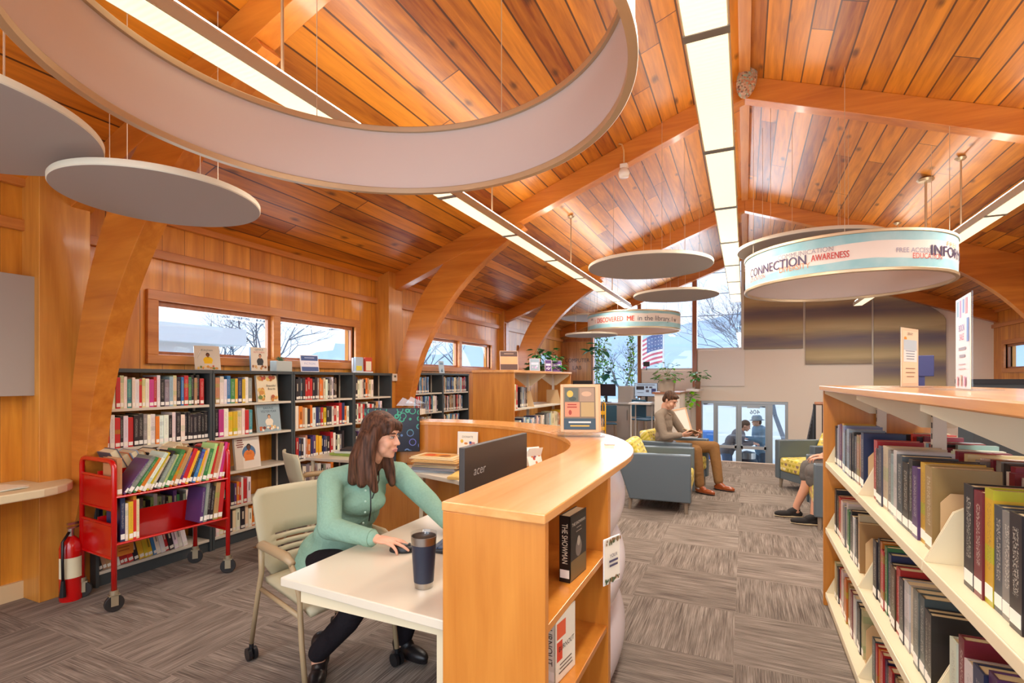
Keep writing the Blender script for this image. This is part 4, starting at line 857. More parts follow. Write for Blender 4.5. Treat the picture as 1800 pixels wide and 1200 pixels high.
sign_holder((.76, 2.49, 1.481), R(-97), .24, .35, [('r', 0, 0, 1, 1, '#e9dde6'), ('r', .1, .8, .12, .17, '#7fb0cf'), ('r', .3, .78, .12, .19, '#b48fc0'), ('r', .5, .82, .12, .15, '#7aa0d8'), ('r', .7, .8, .14, .17, '#e08fa0'), ('t', 'BOOK', .45, .66, .1, '#7a6fb0', .6), ('t', 'SALE', .45, .56, .1, '#c9507a', .6), ('r', .8, .5, .14, .25, '#5f82c4')]+lines(.25, .42, .5, 2, .08, '#8a8a9a', t=.03)+lines(.2, .26, .6, 2, .05, '#b0a8b4', t=.01)+[('r', .15, .03, .1, .1, '#d88f9a'), ('r', .4, .03, .1, .12, '#e3b0a0'), ('r', .65, .03, .12, .1, '#c48fb0')], 'tall pastel event poster in clear stand, nearer one on the shelving top')
# charcoal case and blue stand beyond the shelving
m = M(); t = thing('tall_dark_case', 'dark cabinet whose black top edge shows above the oak shelving', 'cabinet', (2.3, 6.5, 0)); m = M(); m.box(-.3, .3, -.2, .2, 0, 1.48); m.build('body', mat('charcoal_laminate'), t); m = M(); m.box(-.32, .32, -.22, .22, 1.48, 1.525); m.build('top_panel', BLACK, t)
t = thing('blue_sign_stand', 'blue T-shaped sign stand behind the peach notice', 'sign stand', (2.0, 7.9, 0)); BL = mat('blue_violet_paint', '#4a4f86', .5); m = M(); m.box(-.17, .17, -.01, .01, 0, .02); m.box(-.03, .03, -.015, .015, .0, 1.65); m.build('post', BL, t); m = M(); m.box(-.14, .12, -.03, -.016, 1.56, 1.82); m.build('plate', BL, t, bevel=.01)

# ================================================================ oak shelving beyond the counter
t = thing('library_shelving', 'double-sided shelving with broad oak end panel, beyond the curved counter', 'bookshelf', (0, 0, 0)); x0, x1, y0, y1 = -3.42, -2.80, 6.22, 8.68
m = M(); m.box(x0-.01, x1+.01, y0-.02, y1+.02, 1.615, 1.65); m.build('oak_top', OAKT, t, bevel=.004)
for y in (y0, y1-.03): m = M(); m.box(x0, x1, y, y+.03, 0, 1.615); m.build('end_panel', OAKP, t)
for y in (y0+.06, 7.45, y1-.06):
    m = M(); m.box(-3.13, -3.09, y-.015, y+.015, 0, 1.61); m.build('upright', mat('white_upright'), t); m = M(); m.prism([(x0+.02, 1.61), (x0+.02, 1.59), (-3.16, 1.42), (-3.06, 1.42), (x1-.02, 1.59), (x1-.02, 1.61)], 'y', y+.016, y+.019); m.build('top_bracket', CREAM, t)
for z in (1.12, .72, .35):
    for a, b in ((x0+.01, -3.13), (-3.09, x1-.01)): m = M(); m.box(a, b, y0+.03, y1-.03, z-.02, z); m.build('shelf', SHELFG, t)
for y, z in ((7.0, 1.12), (8.2, 1.12)):
    m = M(); m.prism([(-3.08, z), (-3.08, z+.23), (-2.88, z+.23), (-2.82, z)], 'y', y, y+.003); tag(m.build('bookend', TANS), 'tan bookend plate on the oak shelving, '+('nearer one' if y < 8 else 'farther one')+' on the upper shelf', 'bookend')
row((x1-.04, y0+.07, 1.12), H90, 'rcr', .16, (.32, .36), mode='stuff'); row((x1-.12, y0+.5, 1.12), H90, 'kgsgka', .3, (.28, .3), mode='stuff'); row((x1-.04, y0+.3, .72), H90, codes(22, 'ksnwgwc'), 1.0, (.2, .27), mode='stuff')
row((x1-.04, y0+1.35, .72), H90, 'ggscccccary', .75, (.24, .3), mode='stuff')
framed((-3.02, 6.55, 1.651), R(35), .26, .28, [('r', 0, 0, 1, 1, '#5a4038'), ('r', 0, .3, 1, .42, '#dfa878')]+lines(.2, .85, .6, 1, .1, '#b08f7a', t=.04), 'brown framed notice with a peach band, on top of the oak shelving', frame='#d8b49a')
for i, (y, w, c, lb) in enumerate(((7.35, .16, '#9ab4c8', 'small pale blue card on top of the oak shelving'), (7.95, .12, '#5a3f86', 'dark purple card on the oak shelving, left of the lighter purple one'), (8.38, .17, '#7a52a8', 'wider purple card on the oak shelving, nearest the leafy plant'))):
    framed((-2.95, y, 1.651), R(35), w, .2, [('r', 0, 0, 1, 1, c), ('r', .1, .5, .8, .2, '#e4dcf0')]+dots(5, .2, .8, .15, .4, .1, ['#c9b4e0', '#e8e0f4']), lb, frame='#d8d4e4')

# ================================================================ rings and discs overhead
FAB = mat('white_stretch_fabric', '#d6c8c2', .75); FELT = mat('grey_felt_disc', '#ada5a2', .9); EDGE = mat('disc_edge', '#e3dcc8', .6)
def band_mat():
    m = mat('printed_band_fabric', '#dcd6ce', .65); k = NT(m); c, X, Y, Z = k.obj()
    n = k.n('TexNoise', {'Vector': c, 'Scale': 6., 'Detail': 4.}).outputs[0]; n2 = k.n('TexNoise', {'Vector': c, 'Scale': 2., 'Detail': 2.}).outputs[0]
    d = k.m('ABSOLUTE', k.m('SUBTRACT', Z, k.m('ADD', .185, k.m('MULTIPLY', k.m('SUBTRACT', n2, .5), .05))))
    f = k.m('GREATER_THAN', d, .075); teal = k.mix(n, (*lin('#6fb3c0'), 1), (*lin('#b9d6da'), 1))
    k.col(k.mix(f, (*lin('#e3dad2'), 1), teal)); return m
BAND = band_mat()
def cables(t, z_top_of, pts, z0):
    for x, y in pts:
        wx, wy = t.location.x+x, t.location.y+y
        m = M(); m.frus((x, y, z0), (x, y, ceil_z(wx)-t.location.z-.005), .0022, n=5); m.build('cable', CABLE, t)
def ring_sign(c, r, z0, z1, label, printed, texts=(), pad=8):
    t = thing('ring_sign', label, 'hanging sign', (c[0], c[1], z0)); h = z1-z0
    m = M(); m.ring((0, 0), r-.004, r-.006, .03, h-.03, 128); m.build('inner_fabric', FAB, t, smooth='auto')
    m = M(); m.ring((0, 0), r, r-.003, .03, h-.03, 128); m.build('outer_fabric', BAND if printed else FAB, t, smooth='auto')
    for z in (0, h-.03):
        m = M(); m.ring((0, 0), r+.010, r-.022, z, z+.03, 128); m.build('rim', ALU, t, smooth='auto', bevel=.004)
    cables(t, None, [(r*.995*math.cos(a), r*.995*math.sin(a)) for a in [k*math.pi/3+.4 for k in range(6)]], h)
    for txt, a0, a1, z, sz, col in texts:
        vs, fs = text_mesh(txt, sz); x0 = min(v.x for v in vs); x1 = max(v.x for v in vs); q = M(); q.col = lin(col)
        for k, dx in enumerate((-.022, .022, 0) if sz > .08 and txt.isupper() and len(txt) > 1 else (0,)):
            rr = r+.006+.0005*k; an = [R(a0+(a1-a0)*(v.x-x0+dx*sz)/(x1-x0)) for v in vs]
            q.add([(rr*math.cos(a), rr*math.sin(a), v.y+z-z0) for a, v in zip(an, vs)], fs)
        q.build('band_text', print_mat(), t)
    return t
bigr = ring_sign((-1.29, 1.46), .99, 2.55, 2.92, 'huge blank white fabric ring filling the upper left of the view', False)
# joint marks on the rims of the big ring
m = M()
for ang in (75, 118, 155):
    for k in (-1.0, 1.4):
        a = R(ang+k); p = Vector((.972*math.cos(a), .972*math.sin(a), 0)); q = M(); rr = .016
        q.add([(p.x-.006*0+(-math.sin(a))*math.cos(b)*rr*s_-math.cos(a)*.002, p.y+math.cos(a)*math.cos(b)*rr*s_-math.sin(a)*.002, .015+math.sin(b)*rr*.75*s_) for b in [i*math.pi/8 for i in range(16)] for s_ in (1, .82)], [(2*i, 2*((i+1) % 16), 2*((i+1) % 16)+1, 2*i+1) for i in range(16)])
        q.col = lin('#3a322c'); q.build('rim_mark', mat('dark_mark', '#4a4038', .6), bigr)
ring_sign((.926, 6.30), .92, 2.47, 2.84, 'white and teal ring printed with CONNECTION, AWARENESS and EDUCATION', True,
          [('CONNECTION', 200, 243.9, 2.632, .125, '#4b3a5a'), ('COMMUNICATION', 227, 257.6, 2.70, .062, '#9a8f9a'), ('DIVERSITY', 228, 246, 2.578, .075, '#e08a5a'), ('AWARENESS', 246.6, 265, 2.635, .085, '#c23a30'),
           ('EDUCATION', 200, 217, 2.562, .06, '#d86a50'), ('FREE ACCESS', 287, 306, 2.640, .058, '#8f87a0'), ('INFORMATION', 306.5, 366, 2.642, .13, '#4b3a5a'), ('EDUCATION', 295.5, 314.5, 2.590, .068, '#c8483a'), ('FREE EXCHANGE', 319, 366, 2.715, .06, '#e0905a')])
ring_sign((-2.03, 10.33), .9, 2.47, 2.81, 'teal ring with a red and black library quotation, before the big window', True,
          [('“', 219, 224, 2.64, .2, '#3a3440'), ('I', 229.2, 230.0, 2.635, .10, '#d86a58'), ('DISCOVERED', 233.5, 269.5, 2.640, .13, '#d23a26'), ('ME', 273.9, 282.3, 2.640, .13, '#d23a26'), ('in the library, I w', 286.2, 341, 2.640, .13, '#5a5660')])
def disc(c, r, z, label, col=FELT):
    t = thing('acoustic_disc', label, 'acoustic disc', (c[0], c[1], z), group='round felt discs hung under the ceiling'); m = M(); m.lathe([(0, 0), (r-.004, 0), (r-.004, .001)], n=96); m.build('felt_face', col, t)
    m = M(); m.lathe([(0, .001), (r-.004, .001), (r, .006), (r, .030), (r-.004, .036), (0, .036)], n=96); m.build('disc_body', EDGE, t, smooth='auto')
    cables(t, None, [(.6*r*math.cos(a), .6*r*math.sin(a)) for a in (.5, 1.9, 3.6, 5.2)], .036)
disc((-2.968, 1.805), .49, 2.52, 'grey felt disc hanging in front of the first curved brace')
disc((-3.17, .88), .66, 2.62, 'grey felt disc cut off by the left edge, behind the huge ring')
disc((-1.01, 6.08), .70, 2.82, 'large grey disc over the middle, higher of the two central discs')
disc((-.985, 8.34), .64, 2.82, 'grey disc just below and behind the large central one, by the gable window')
disc((-3.12, 11.26), .72, 2.90, 'pale disc left of the quotation ring, upper of the two')
disc((-2.87, 10.24), .53, 2.42, 'pale disc left of the quotation ring, lower of the two')
disc((.64, 6.33), .72, 2.93, 'pale disc hanging directly above the CONNECTION ring')
t = thing('ceiling_rod_mount', 'grey rod and round plate hanging above the CONNECTION ring', 'mount', (1.94, 7.5, 3.5)); cz = ceil_z(1.94)-3.5
m = M(); m.frus((0, 0, -.5), (0, 0, cz), .012); m.build('rod', ALU, t); m = M(); m.lathe([(0, cz-.05), (.07, cz-.045), (.09, cz-.02), (.06, cz), (0, cz)]); m.build('canopy', ALU, t, smooth='auto')
# emergency lamp with conduit on the second frame, speckled disc at the ridge
t = thing('spot_lamp', 'small clear spot lamp on the second timber frame with bent conduit', 'lamp', (-1.22, 5.69, 3.86))
m = M(); m.box(-.04, .04, -.04, .04, .0, .05); m.build('socket', mat('white_plastic'), t, bevel=.008); m = M(); m.lathe([(.0, -.10), (.05, -.095), (.065, -.05), (.045, .0), (.03, .01)]); m.build('glass_bulb', mat('bulb_glass', '#e8e4da', .15, coat=.5), t, smooth=True)
m = M(); m.tube([(0, 0, .05), (.0, -.01, .20), (-.02, -.01, .27), (-.07, -.01, .29), (-.14, -.01, .27)]+[(-.14-.3*k, -.012, .27-.1125*k) for k in range(1, 6)], .009); m.build('conduit', mat('conduit_tan', '#c79a62', .4), t, smooth=True)
def speck():
    m = mat('speckled_glaze', '#b8a488', .4); k = NT(m); c = k.obj()[0]; v = k.n('TexVoronoi', {'Vector': c, 'Scale': 60.})
    k.col(k.ramp(k.n('SeparateColor', [v.outputs[1]]).outputs[0], [(.0, lin('#5a3a26')), (.3, lin('#c9b49a')), (.6, lin('#b8704a')), (.95, lin('#8fae98'))])); return m
t = thing('speckled_wall_disc', 'speckled stone-like oval ornament hanging at the ridge beam', 'ornament', (.02, 5.60, 4.50)); m = M(); m.ell((0, 0, 0), (.10, .045, .19), 24); m.build('ornament_body', speck(), t, smooth=True, rot=(0, R(12), R(24)))

# ================================================================ armchairs
VIN = mat('slate_vinyl', '#5a6871', .38, coat=.1); CONE = mat('grey_wood_leg', '#8f8170', .5)
def pattern_mat():
    m = mat('mustard_cup_pattern', '#d8c050', .8); k = NT(m); c, X, Y, Z = k.obj()
    a = k.m('ADD', k.m('MULTIPLY', Y, 13.), 40.); b = k.m('ADD', k.m('MULTIPLY', k.m('SUBTRACT', Z, X), 15.), 40.)
    rowi = k.m('FLOOR', b); a = k.m('ADD', a, k.m('MULTIPLY', rowi, .5)); fa = k.m('SUBTRACT', k.m('FRACT', a), .5); fb = k.m('SUBTRACT', k.m('FRACT', b), .8)
    dd = k.m('SQRT', k.m('ADD', k.m('MULTIPLY', fa, fa), k.m('MULTIPLY', k.m('MULTIPLY', fb, fb), .5)))
    inn = k.m('MULTIPLY', k.m('LESS_THAN', dd, .40), k.m('LESS_THAN', fb, .0)); r = k.n('TexWhiteNoise', {'Vector': k.comb(k.m('FLOOR', a), rowi, 0.)}).outputs[0]
    cc = k.n('ValToRGB', [r]); rp = cc.color_ramp; rp.interpolation = 'CONSTANT'; rp.elements[0].color = (*lin('#a89a35'), 1); rp.elements[1].position = .85; rp.elements[1].color = (*lin('#e8e0b8'), 1)
    for p, h in ((.3, '#c4b22e'), (.5, '#8a7260'), (.7, '#b0a468')): e = rp.elements.new(p); e.color = (*lin(h), 1)
    k.col(k.mix(inn, (*lin('#dcc766'), 1), cc.outputs[0])); return m
PAT = pattern_mat()
def armchair(loc, rz, label, sx=1.0):
    """faces local +x, 0.76 deep, 0.78 wide"""
    t = thing('armchair', label, 'armchair', loc, rz, group='slate vinyl armchairs with mustard patterned cushions')
    for s in (-1, 1):
        m = M(); m.prism([(-.42, .66), (.38, .67), (.38, .13), (-.30, .13), (-.44, .55)], 'y', *sorted((s*.30, s*.395))); m.build('arm_panel', VIN, t, bevel=.014, seg=3, smooth='auto')
    m = M(); m.prism([(-.43, .66), (-.33, .66), (-.22, .13), (-.30, .13), (-.45, .55)], 'y', -.30, .30); m.build('back_shell', VIN, t, bevel=.012, smooth='auto')
    m = M(); m.box(-.25, .36, -.30, .30, .13, .24); m.build('seat_base', VIN, t, bevel=.01)
    m = M(); m.box(-.25, .38, -.295, .295, .24, .43); m.build('seat_cushion', PAT, t, bevel=.035, seg=4, smooth='auto')
    m = M(); m.prism([(-.24, .40), (-.10, .40), (-.26, .76), (-.31, .80), (-.40, .78), (-.38, .68)], 'y', -.29, .29); m.build('back_cushion', PAT, t, bevel=.03, seg=4, smooth='auto')
    for x in (-.30, .32):
        for y in (-.33, .33): m = M(); m.frus((x, y, .13), (x*1.02, y*1.03, 0), .026, .018, 12); m.build('leg', CONE, t, smooth='auto')
    return t
armchair((-.94, 6.42, 0), R(2), 'slate armchair nearest the curved counter, seen from its side')
armchair((-.93, 7.62, 0), R(-14), 'slate armchair the reading man sits in')
armchair((1.02, 6.36, 0), R(180), 'slate armchair half behind the right shelving, with a pair of legs before it')
armchair((.92, 8.06, 0), R(212), 'empty slate armchair turned to show its mustard patterned seat')
# ================================================================ the computer area and plants at the far end
GW = mat('grey_white_panel', '#cfc9c0', .5)
t = thing('computer_counter', 'long pale counter with cabinets below the big window', 'counter', (0, 0, 0)); m = M(); m.box(-4.3, -1.75, 12.85, 13.45, .90, .935); m.build('counter_top', WHITE, t, bevel=.004)
m = M(); m.box(-4.25, -1.80, 12.95, 13.42, 0, .90); m.build('cabinet_body', GW, t)
for x in (-3.6, -2.95, -2.3):
    m = M(); m.box(x-.31, x+.31, 12.93, 12.948, .06, .86); d = m.build('door', GW, t, bevel=.003); m = M(); m.box(x+.25, x+.26, 12.91, 12.93, .5, .75); m.build('handle', STEEL, d)
def far_screen():
    m = mat('web_page_screen', '#000000', .3, emit='#b8c4d4', estr=.8); return m
monitor((-3.28, 13.10, .936), R(-6), .52, .31, .16, 'dark idle monitor at the far counter, left of the lit one', mat('idle_screen', '#34303a', .3))
t = monitor((-2.25, 13.05, .936), R(-8), .58, .34, .16, 'monitor showing a web page at the far counter', far_screen())
art([('r', .06, .5, .36, .28, '#4a4850'), ('r', .48, .62, .12, .16, '#6a6a78'), ('r', .65, .62, .14, .14, '#777786'), ('r', .1, .86, .8, .05, '#5a5868'), ('r', .5, .3, .14, .2, '#8a90a4'), ('r', .75, .2, .2, .4, '#5a62a0'), ('r', .1, .25, .3, .04, '#8890a4')], .56, .32, t, 'page_blocks', y=-.002, T=Matrix.Translation((-.28, 0, .17)))
t = thing('study_carrel', 'low white divider panels between the two far computers', 'divider', (-2.75, 13.2, .936)); m = M(); m.box(-.25, .18, .06, .08, 0, .42); m.build('back_panel', GW, t)
m = M(); m.box(.14, .2, -.25, .08, 0, .40); m.build('side_panel', GW, t)
t = thing('side_computer', 'black computer screen turned sideways beyond the oak shelving', 'monitor', (-2.95, 9.9, 0), R(60)); m = M(); m.box(-.25, .25, -.02, .02, 1.12, 1.5); m.build('case', BLACK, t, bevel=.006); m = M(); m.box(-.05, .05, .02, .12, 1.2, 1.45); m.build('arm_box', mat('pale_blue_plastic', '#b4c4d4', .4), t); m = M(); m.box(-.03, .03, .05, .09, .9, 1.3); m.build('stand_neck', BLACK, t)
t = thing('standing_desk', 'pale standing desk carrying the sideways black screen', 'desk', (-2.95, 9.9, 0), R(60)); m = M(); m.box(-.3, .3, -.2, .3, .86, .9); m.build('table_top', WHITE, t)
for x in (-.27, .27): m = M(); m.box(x-.02, x+.02, .0, .04, 0, .86); m.build('leg', mat('black_plastic'), t)
# blue chairs
BLU = mat('teal_blue_plastic', '#2c5f78', .5)
def blue_chair(loc, rz, lb, h=.62):
    t = thing('blue_chair', lb, 'chair', loc, rz); m = M(); m.box(-.21, .21, -.21, .21, h, h+.03); m.build('seat', BLU, t, bevel=.01)
    m = M(); m.prism([(.20, h+.06), (.235, h+.06), (.29, h+.46), (.26, h+.46)], 'x', -.2, .2) if False else m.box(-.2, .2, .19, .22, h+.08, h+.46); m.build('backrest', BLU, t, bevel=.01)
    for x in (-.18, .18):
        for y in (-.18, .18): m = M(); m.frus((x, y, h), (x*1.15, y*1.15, 0), .011); m.build('leg', ALU, t)
blue_chair((-3.02, 12.2, 0), R(-160), 'blue chair before the idle far monitor, left of the yellow cart', .45)
blue_chair((-2.02, 11.6, 0), R(150), 'tall blue chair in front of the web page monitor')
blue_chair((-2.12, 12.25, 0), R(100), 'second tall blue chair, behind the white high table')
t = thing('high_table', 'white high table beside the tall blue chairs', 'table', (-2.12, 11.05, 0)); m = M(); m.box(-.1, .35, -.3, .3, 1.0, 1.04); m.build('table_top', WHITE, t, bevel=.005)
for x, y in ((-.05, -.25), (-.05, .25), (.3, .25)): m = M(); m.frus((x, y, 0), (x, y, 1.0), .014); m.build('leg', WHITE, t)
# yellow cart
t = thing('yellow_cart', 'small yellow metal cart behind the poster stand', 'cart', (-2.62, 9.75, 0), R(24)); YEL = mat('yellow_enamel', '#e2a81c', .4)
for x in (-.14, .14):
    m = M(); m.tube([(x, -.15, .06), (x, -.15, 1.03), (x, -.1, 1.07), (x, .1, 1.07), (x, .15, 1.03), (x, .15, .06)], .014); m.build('side_frame', YEL, t, smooth=True)
for z in (.2, .55, .85): m = M(); m.box(-.14, .14, -.15, .15, z, z+.015); m.box(-.14, .14, -.155, -.145, z, z+.07); m.build('tray', YEL, t)
for x in (-.14, .14):
    for y in (-.15, .15): m = M(); m.ell((x, y, .03), .03, 10); m.build('caster', BLACK, t)
# half wall with wood cap beside the stair
m = M(); m.box(-1.72, -1.22, 11.0, YF-.05, 0, 1.22); struct(m.build('wall_half', WHITEWALL)); m = M(); m.box(-1.76, -1.2, 10.96, YF-.05, 1.22, 1.26); struct(m.build('trim_30', TRIMX))
def leafy(origin, n, spread, ls, col, seed, trailing=0, parent=None, stems=True, name='foliage', up=.5):
    r = random.Random(seed); q = M(); st = M()
    for i in range(n):
        a = r.uniform(0, 6.28); rad = spread[0]*math.sqrt(r.random()); h = r.uniform(0, spread[1]) if not trailing or r.random() > .6 else -r.uniform(0, trailing)
        c = Vector((math.cos(a)*rad*(1.2 if h < 0 else 1), math.sin(a)*rad, h)); d = Vector((math.cos(a), math.sin(a), r.uniform(-.6, up))).normalized()
        w = d.cross(Vector((0, 0, 1))).normalized(); L_ = ls*r.uniform(.6, 1.3); nn = w.cross(d)
        q.col = [x*r.uniform(.6, 1.35) for x in lin(col)]
        q.add([c, c+d*L_*.35+w*L_*.33+nn*L_*.05, c+d*L_*.7+w*L_*.25, c+d*L_-nn*L_*.15, c+d*L_*.7-w*L_*.25, c+d*L_*.35-w*L_*.33+nn*L_*.05], [(0, 1, 2, 3), (0, 3, 4, 5)])
        if stems and i % 3 == 0: st.tube([(0, 0, 0), c*.5+Vector((0, 0, .02)), c], .003, 4)
    q.T = None; f = q.build(name, leafm(), parent); f.location = origin
    if stems: s_ = st.build('stems', mat('stem_green', '#6a8a3c', .6), parent); s_.location = origin
    return f
def leafm():
    if 'leaf' in MATS: return MATS['leaf']
    m = mat('leaf', '#4f8a3c', .45); k = NT(m); a = k.n('Attribute', attribute_name='Col'); k.col(a.outputs['Color']); return m
t = thing('potted_plant', 'pothos in a square taupe planter on the half wall', 'plant', (-1.48, 11.15, 1.261)); m = M(); m.prism([(-.13, 0), (.13, 0), (.16, .33), (-.16, .33)], 'y', -.15, .15); m.build('planter', mat('taupe_pot', '#ab9b8a', .6), t, bevel=.006); leafy((0, 0, .33), 110, (.24, .28), .10, '#5fa03c', 3, .1, t)
t = thing('potted_plant', 'bright green plant in a glass jar on a white shelf by the stair', 'plant', (-1.02, 12.9, 1.30)); m = M(); m.lathe([(0, 0), (.06, 0), (.07, .16), (.05, .2)], n=20); m.build('jar', mat('jar_brown', '#8a6a54', .3), t, smooth=True); leafy((0, 0, .2), 45, (.2, .22), .12, '#4f9a3c', 5, 0, t)
t = thing('trailing_plant', 'lime green trailing leaves below the white ledge by the stair', 'plant', (-1.12, 12.2, 1.08)); leafy((0, 0, 0), 40, (.12, .2), .12, '#8fd02c', 6, .25, t)
m = M(); m.box(-1.19, -.92, 12.0, 13.35, 1.26, 1.30); struct(m.build('trim_31', WHITEPANEL))
t = thing('potted_plant', 'bushy dark green plant at the far end of the oak shelving top', 'plant', (-3.2, 8.50, 1.651)); m = M(); m.lathe([(0, 0), (.07, 0), (.09, .14), (.08, .14)], n=20); m.build('pot', mat('stone_pot', '#8f8f8a', .6), t, smooth=True); leafy((0, 0, .14), 170, (.26, .26), .13, '#2f7a3c', 8, .1, t)
t = thing('climbing_plant', 'tall leaning plant with long dark leaves beside the wall lettering', 'plant', (-3.5, 12.1, 1.0)); leafy((.1, 0, 1.05), 12, (.18, .4), .34, '#2a6a3a', 10, 0, t, name='upper_leaves'); leafy((.3, 0, .65), 12, (.2, .25), .3, '#3a7a6a', 11, .3, t, name='lower_leaves')
m = M(); m.tube([(0, 0, -.1), (.02, 0, .6), (.12, 0, 1.3)], .01, 6); m.build('stem', mat('stem_green'), t)
m = M(); m.lathe([(0, -.12), (.11, -.12), (.13, .08), (.11, .08)], n=20); m.build('pot', mat('stone_pot'), t, smooth=True); t.location = (-3.55, 13.1, 1.056)
# climbing vine on both sides of the tall pane
for (xa, nm, n_) in ((-3.62, 'green vine climbing the left side of the tall window pane', 420), (-2.62, 'green vine climbing the right side of the tall window pane', 170)):
    t = thing('window_vine', nm, 'plant', (xa, 13.36, .94)); r = random.Random(int(-xa*100)); q = M(); st = M()
    for i in range(n_):
        z = r.uniform(0, 2.15); sp = (.09+.16*abs(math.sin(z*2.3)))*(1 if xa < -3 else .6); c = Vector((abs(r.gauss(0, sp)) if xa < -3 else -abs(r.gauss(0, sp)), r.uniform(-.05, .05), z)); L_ = r.uniform(.03, .075); a = r.uniform(0, 6.28); d = Vector((math.cos(a), r.uniform(-.4, .4), math.sin(a))).normalized(); w = d.cross(Vector((0, 1, 0))).normalized()
        q.col = [x*r.uniform(.6, 1.5) for x in lin(r.choice(['#5f9a35', '#86b84a', '#4a7f3c']))]; q.add([c, c+d*L_*.5+w*L_*.4, c+d*L_, c+d*L_*.5-w*L_*.4], [(0, 1, 2, 3)])
    q.build('foliage', leafm(), t)
    for k_ in range(3): st.tube([(.04*k_*(1 if xa < -3 else -1)+.03*math.sin(z*3+k_), 0, z) for z in [i*.2 for i in range(11)]], .004, 5)
    st.build('stems', mat('stem_green'), t); m = M(); m.box(-.08, .08, -.06, .06, 0, .10); m.build('pot', mat('taupe_pot'), t)
vs, fs = text_mesh('COMPUTER', .15); q = M(); q.col = lin('#4a3a30'); q.T = Matrix.Translation((-4.18, YF-.004, 2.04)); q.add([(v.x*.9, 0, v.y) for v in vs], fs); vs, fs = text_mesh('LAB', .15); q.T = Matrix.Translation((-4.18, YF-.004, 1.84)); q.add([(v.x, 0, v.y) for v in vs], fs)
tag(q.build('wall_lettering', print_mat()), 'dark letters COMPUTER LAB on the wooden end wall', 'lettering')
t = thing('window_sign', 'small dark sign on a stalk on the ledge of the middle window', 'sign', (-2.3, 13.43, 1.76)); m = M(); m.box(-.08, .08, -.01, .01, .1, .22); m.build('plate', DGREY, t); m = M(); m.frus((0, 0, 0), (0, 0, .1), .01); m.build('stalk', DGREY, t)
# woven-look painted panels on the far wall
def pm():
    m = mat('banded_grey_gold_fabric', '#8a7c60', .6); k = NT(m); c, X, Y, Z = k.obj()
    n = k.n('TexNoise', {'Vector': k.comb(k.m('MULTIPLY', X, .7), 0., k.m('MULTIPLY', Z, 7.)), 'Scale': 1., 'Detail': 4.}).outputs[0]
    wv = k.m('ADD', k.m('MULTIPLY', k.m('SINE', k.m('ADD', k.m('MULTIPLY', Z, 9.5), k.m('MULTIPLY', n, 1.6))), .32), .5)
    k.col(k.ramp(k.m('ADD', wv, k.m('MULTIPLY', k.m('SUBTRACT', n, .5), .5)), [(.1, lin('#726c7c')), (.4, lin('#968a7c')), (.75, lin('#bcae86')), (.95, lin('#cfc29a'))])); return m
PM = pm()
for a, b, zb, zt, nm in ((-.02, 1.22, 2.24, 4.1, 'grey and gold banded panel nearest the gable window'), (1.27, 2.53, 1.87, 3.6, 'middle grey and gold banded panel on the far wall')):
    m = M(); m.box(a, b, YF-.05, YF, zb, min(zt, ceil_z(b)-.03)); tag(m.build('wall_panel', PM, bevel=.006), nm, 'wall panel', 'banded fabric panels on the far wall')
m = M(); m.prism([(2.57, .3), (3.82, .3), (3.82, 2.78)]+[(3.78, 2.86), (3.66, 2.98), (3.45, 3.14), (3.2, 3.28), (2.9, 3.42), (2.57, 3.53)], 'y', YF-.05, YF); tag(m.build('wall_panel', PM, bevel=.006), 'right grey and gold banded panel with a curved upper corner', 'wall panel', 'banded fabric panels on the far wall')
# stair rail
t = thing('stair_railing', 'black baluster railing with wooden handrail going down the stair', 'railing', (0, 0, 0)); m = M(); m.tube([(1.12, 10.42, 1.10), (1.9, 10.42, 1.10)], .028, 10); m.build('handrail', TRIMX, t, smooth='auto'); m = M(); m.tube([(1.12, 10.42, 1.02), (1.12, 12.2, -.12)], .022, 8); m.build('sloping_rail', mat('rail_grey', '#8a8f98', .4), t)
for y in (10.42,): m = M(); m.box(1.10, 1.14, y-.02, y+.02, 0, 1.09); m.build('post', BLACK, t)
for i in range(14):
    y = 10.52+i*.12; m = M(); m.frus((1.12, y, 1.0-.64*(y-10.42)), (1.12, y, -.17-.64*(y-10.42)+.05), .008, n=6); m.build('baluster', BLACK, t)
for i in range(6): m = M(); m.frus((1.24+i*.12, 10.42, 0), (1.24+i*.12, 10.42, 1.08), .008, n=6); m.build('baluster', BLACK, t)
t = thing('framed_picture', 'thin wooden picture frame leaning beyond the reading man', 'frame', (-.98, 9.75, .55), R(5), rot=(R(-10), R(-14), R(10)))
m = M()
for q in ((-.13, -.105, 0, .46), (.105, .13, 0, .46), (-.13, .13, 0, .025), (-.13, .13, .435, .46)): m.box(q[0], q[1], 0, .02, q[2], q[3])
m.build('frame', FR, t); m = M(); m.box(-.105, .105, .008, .012, .025, .435); m.build('mat_board', PAPER, t)
t = thing('end_table', 'small white end table carrying the wooden picture frame', 'table', (-.98, 9.78, 0)); m = M(); m.box(-.22, .22, -.22, .22, .50, .53); m.build('table_top', WHITE, t)
for x in (-.18, .18):
    for y in (-.18, .18): m = M(); m.frus((x, y, 0), (x, y, .5), .014); m.build('leg', WHITE, t)

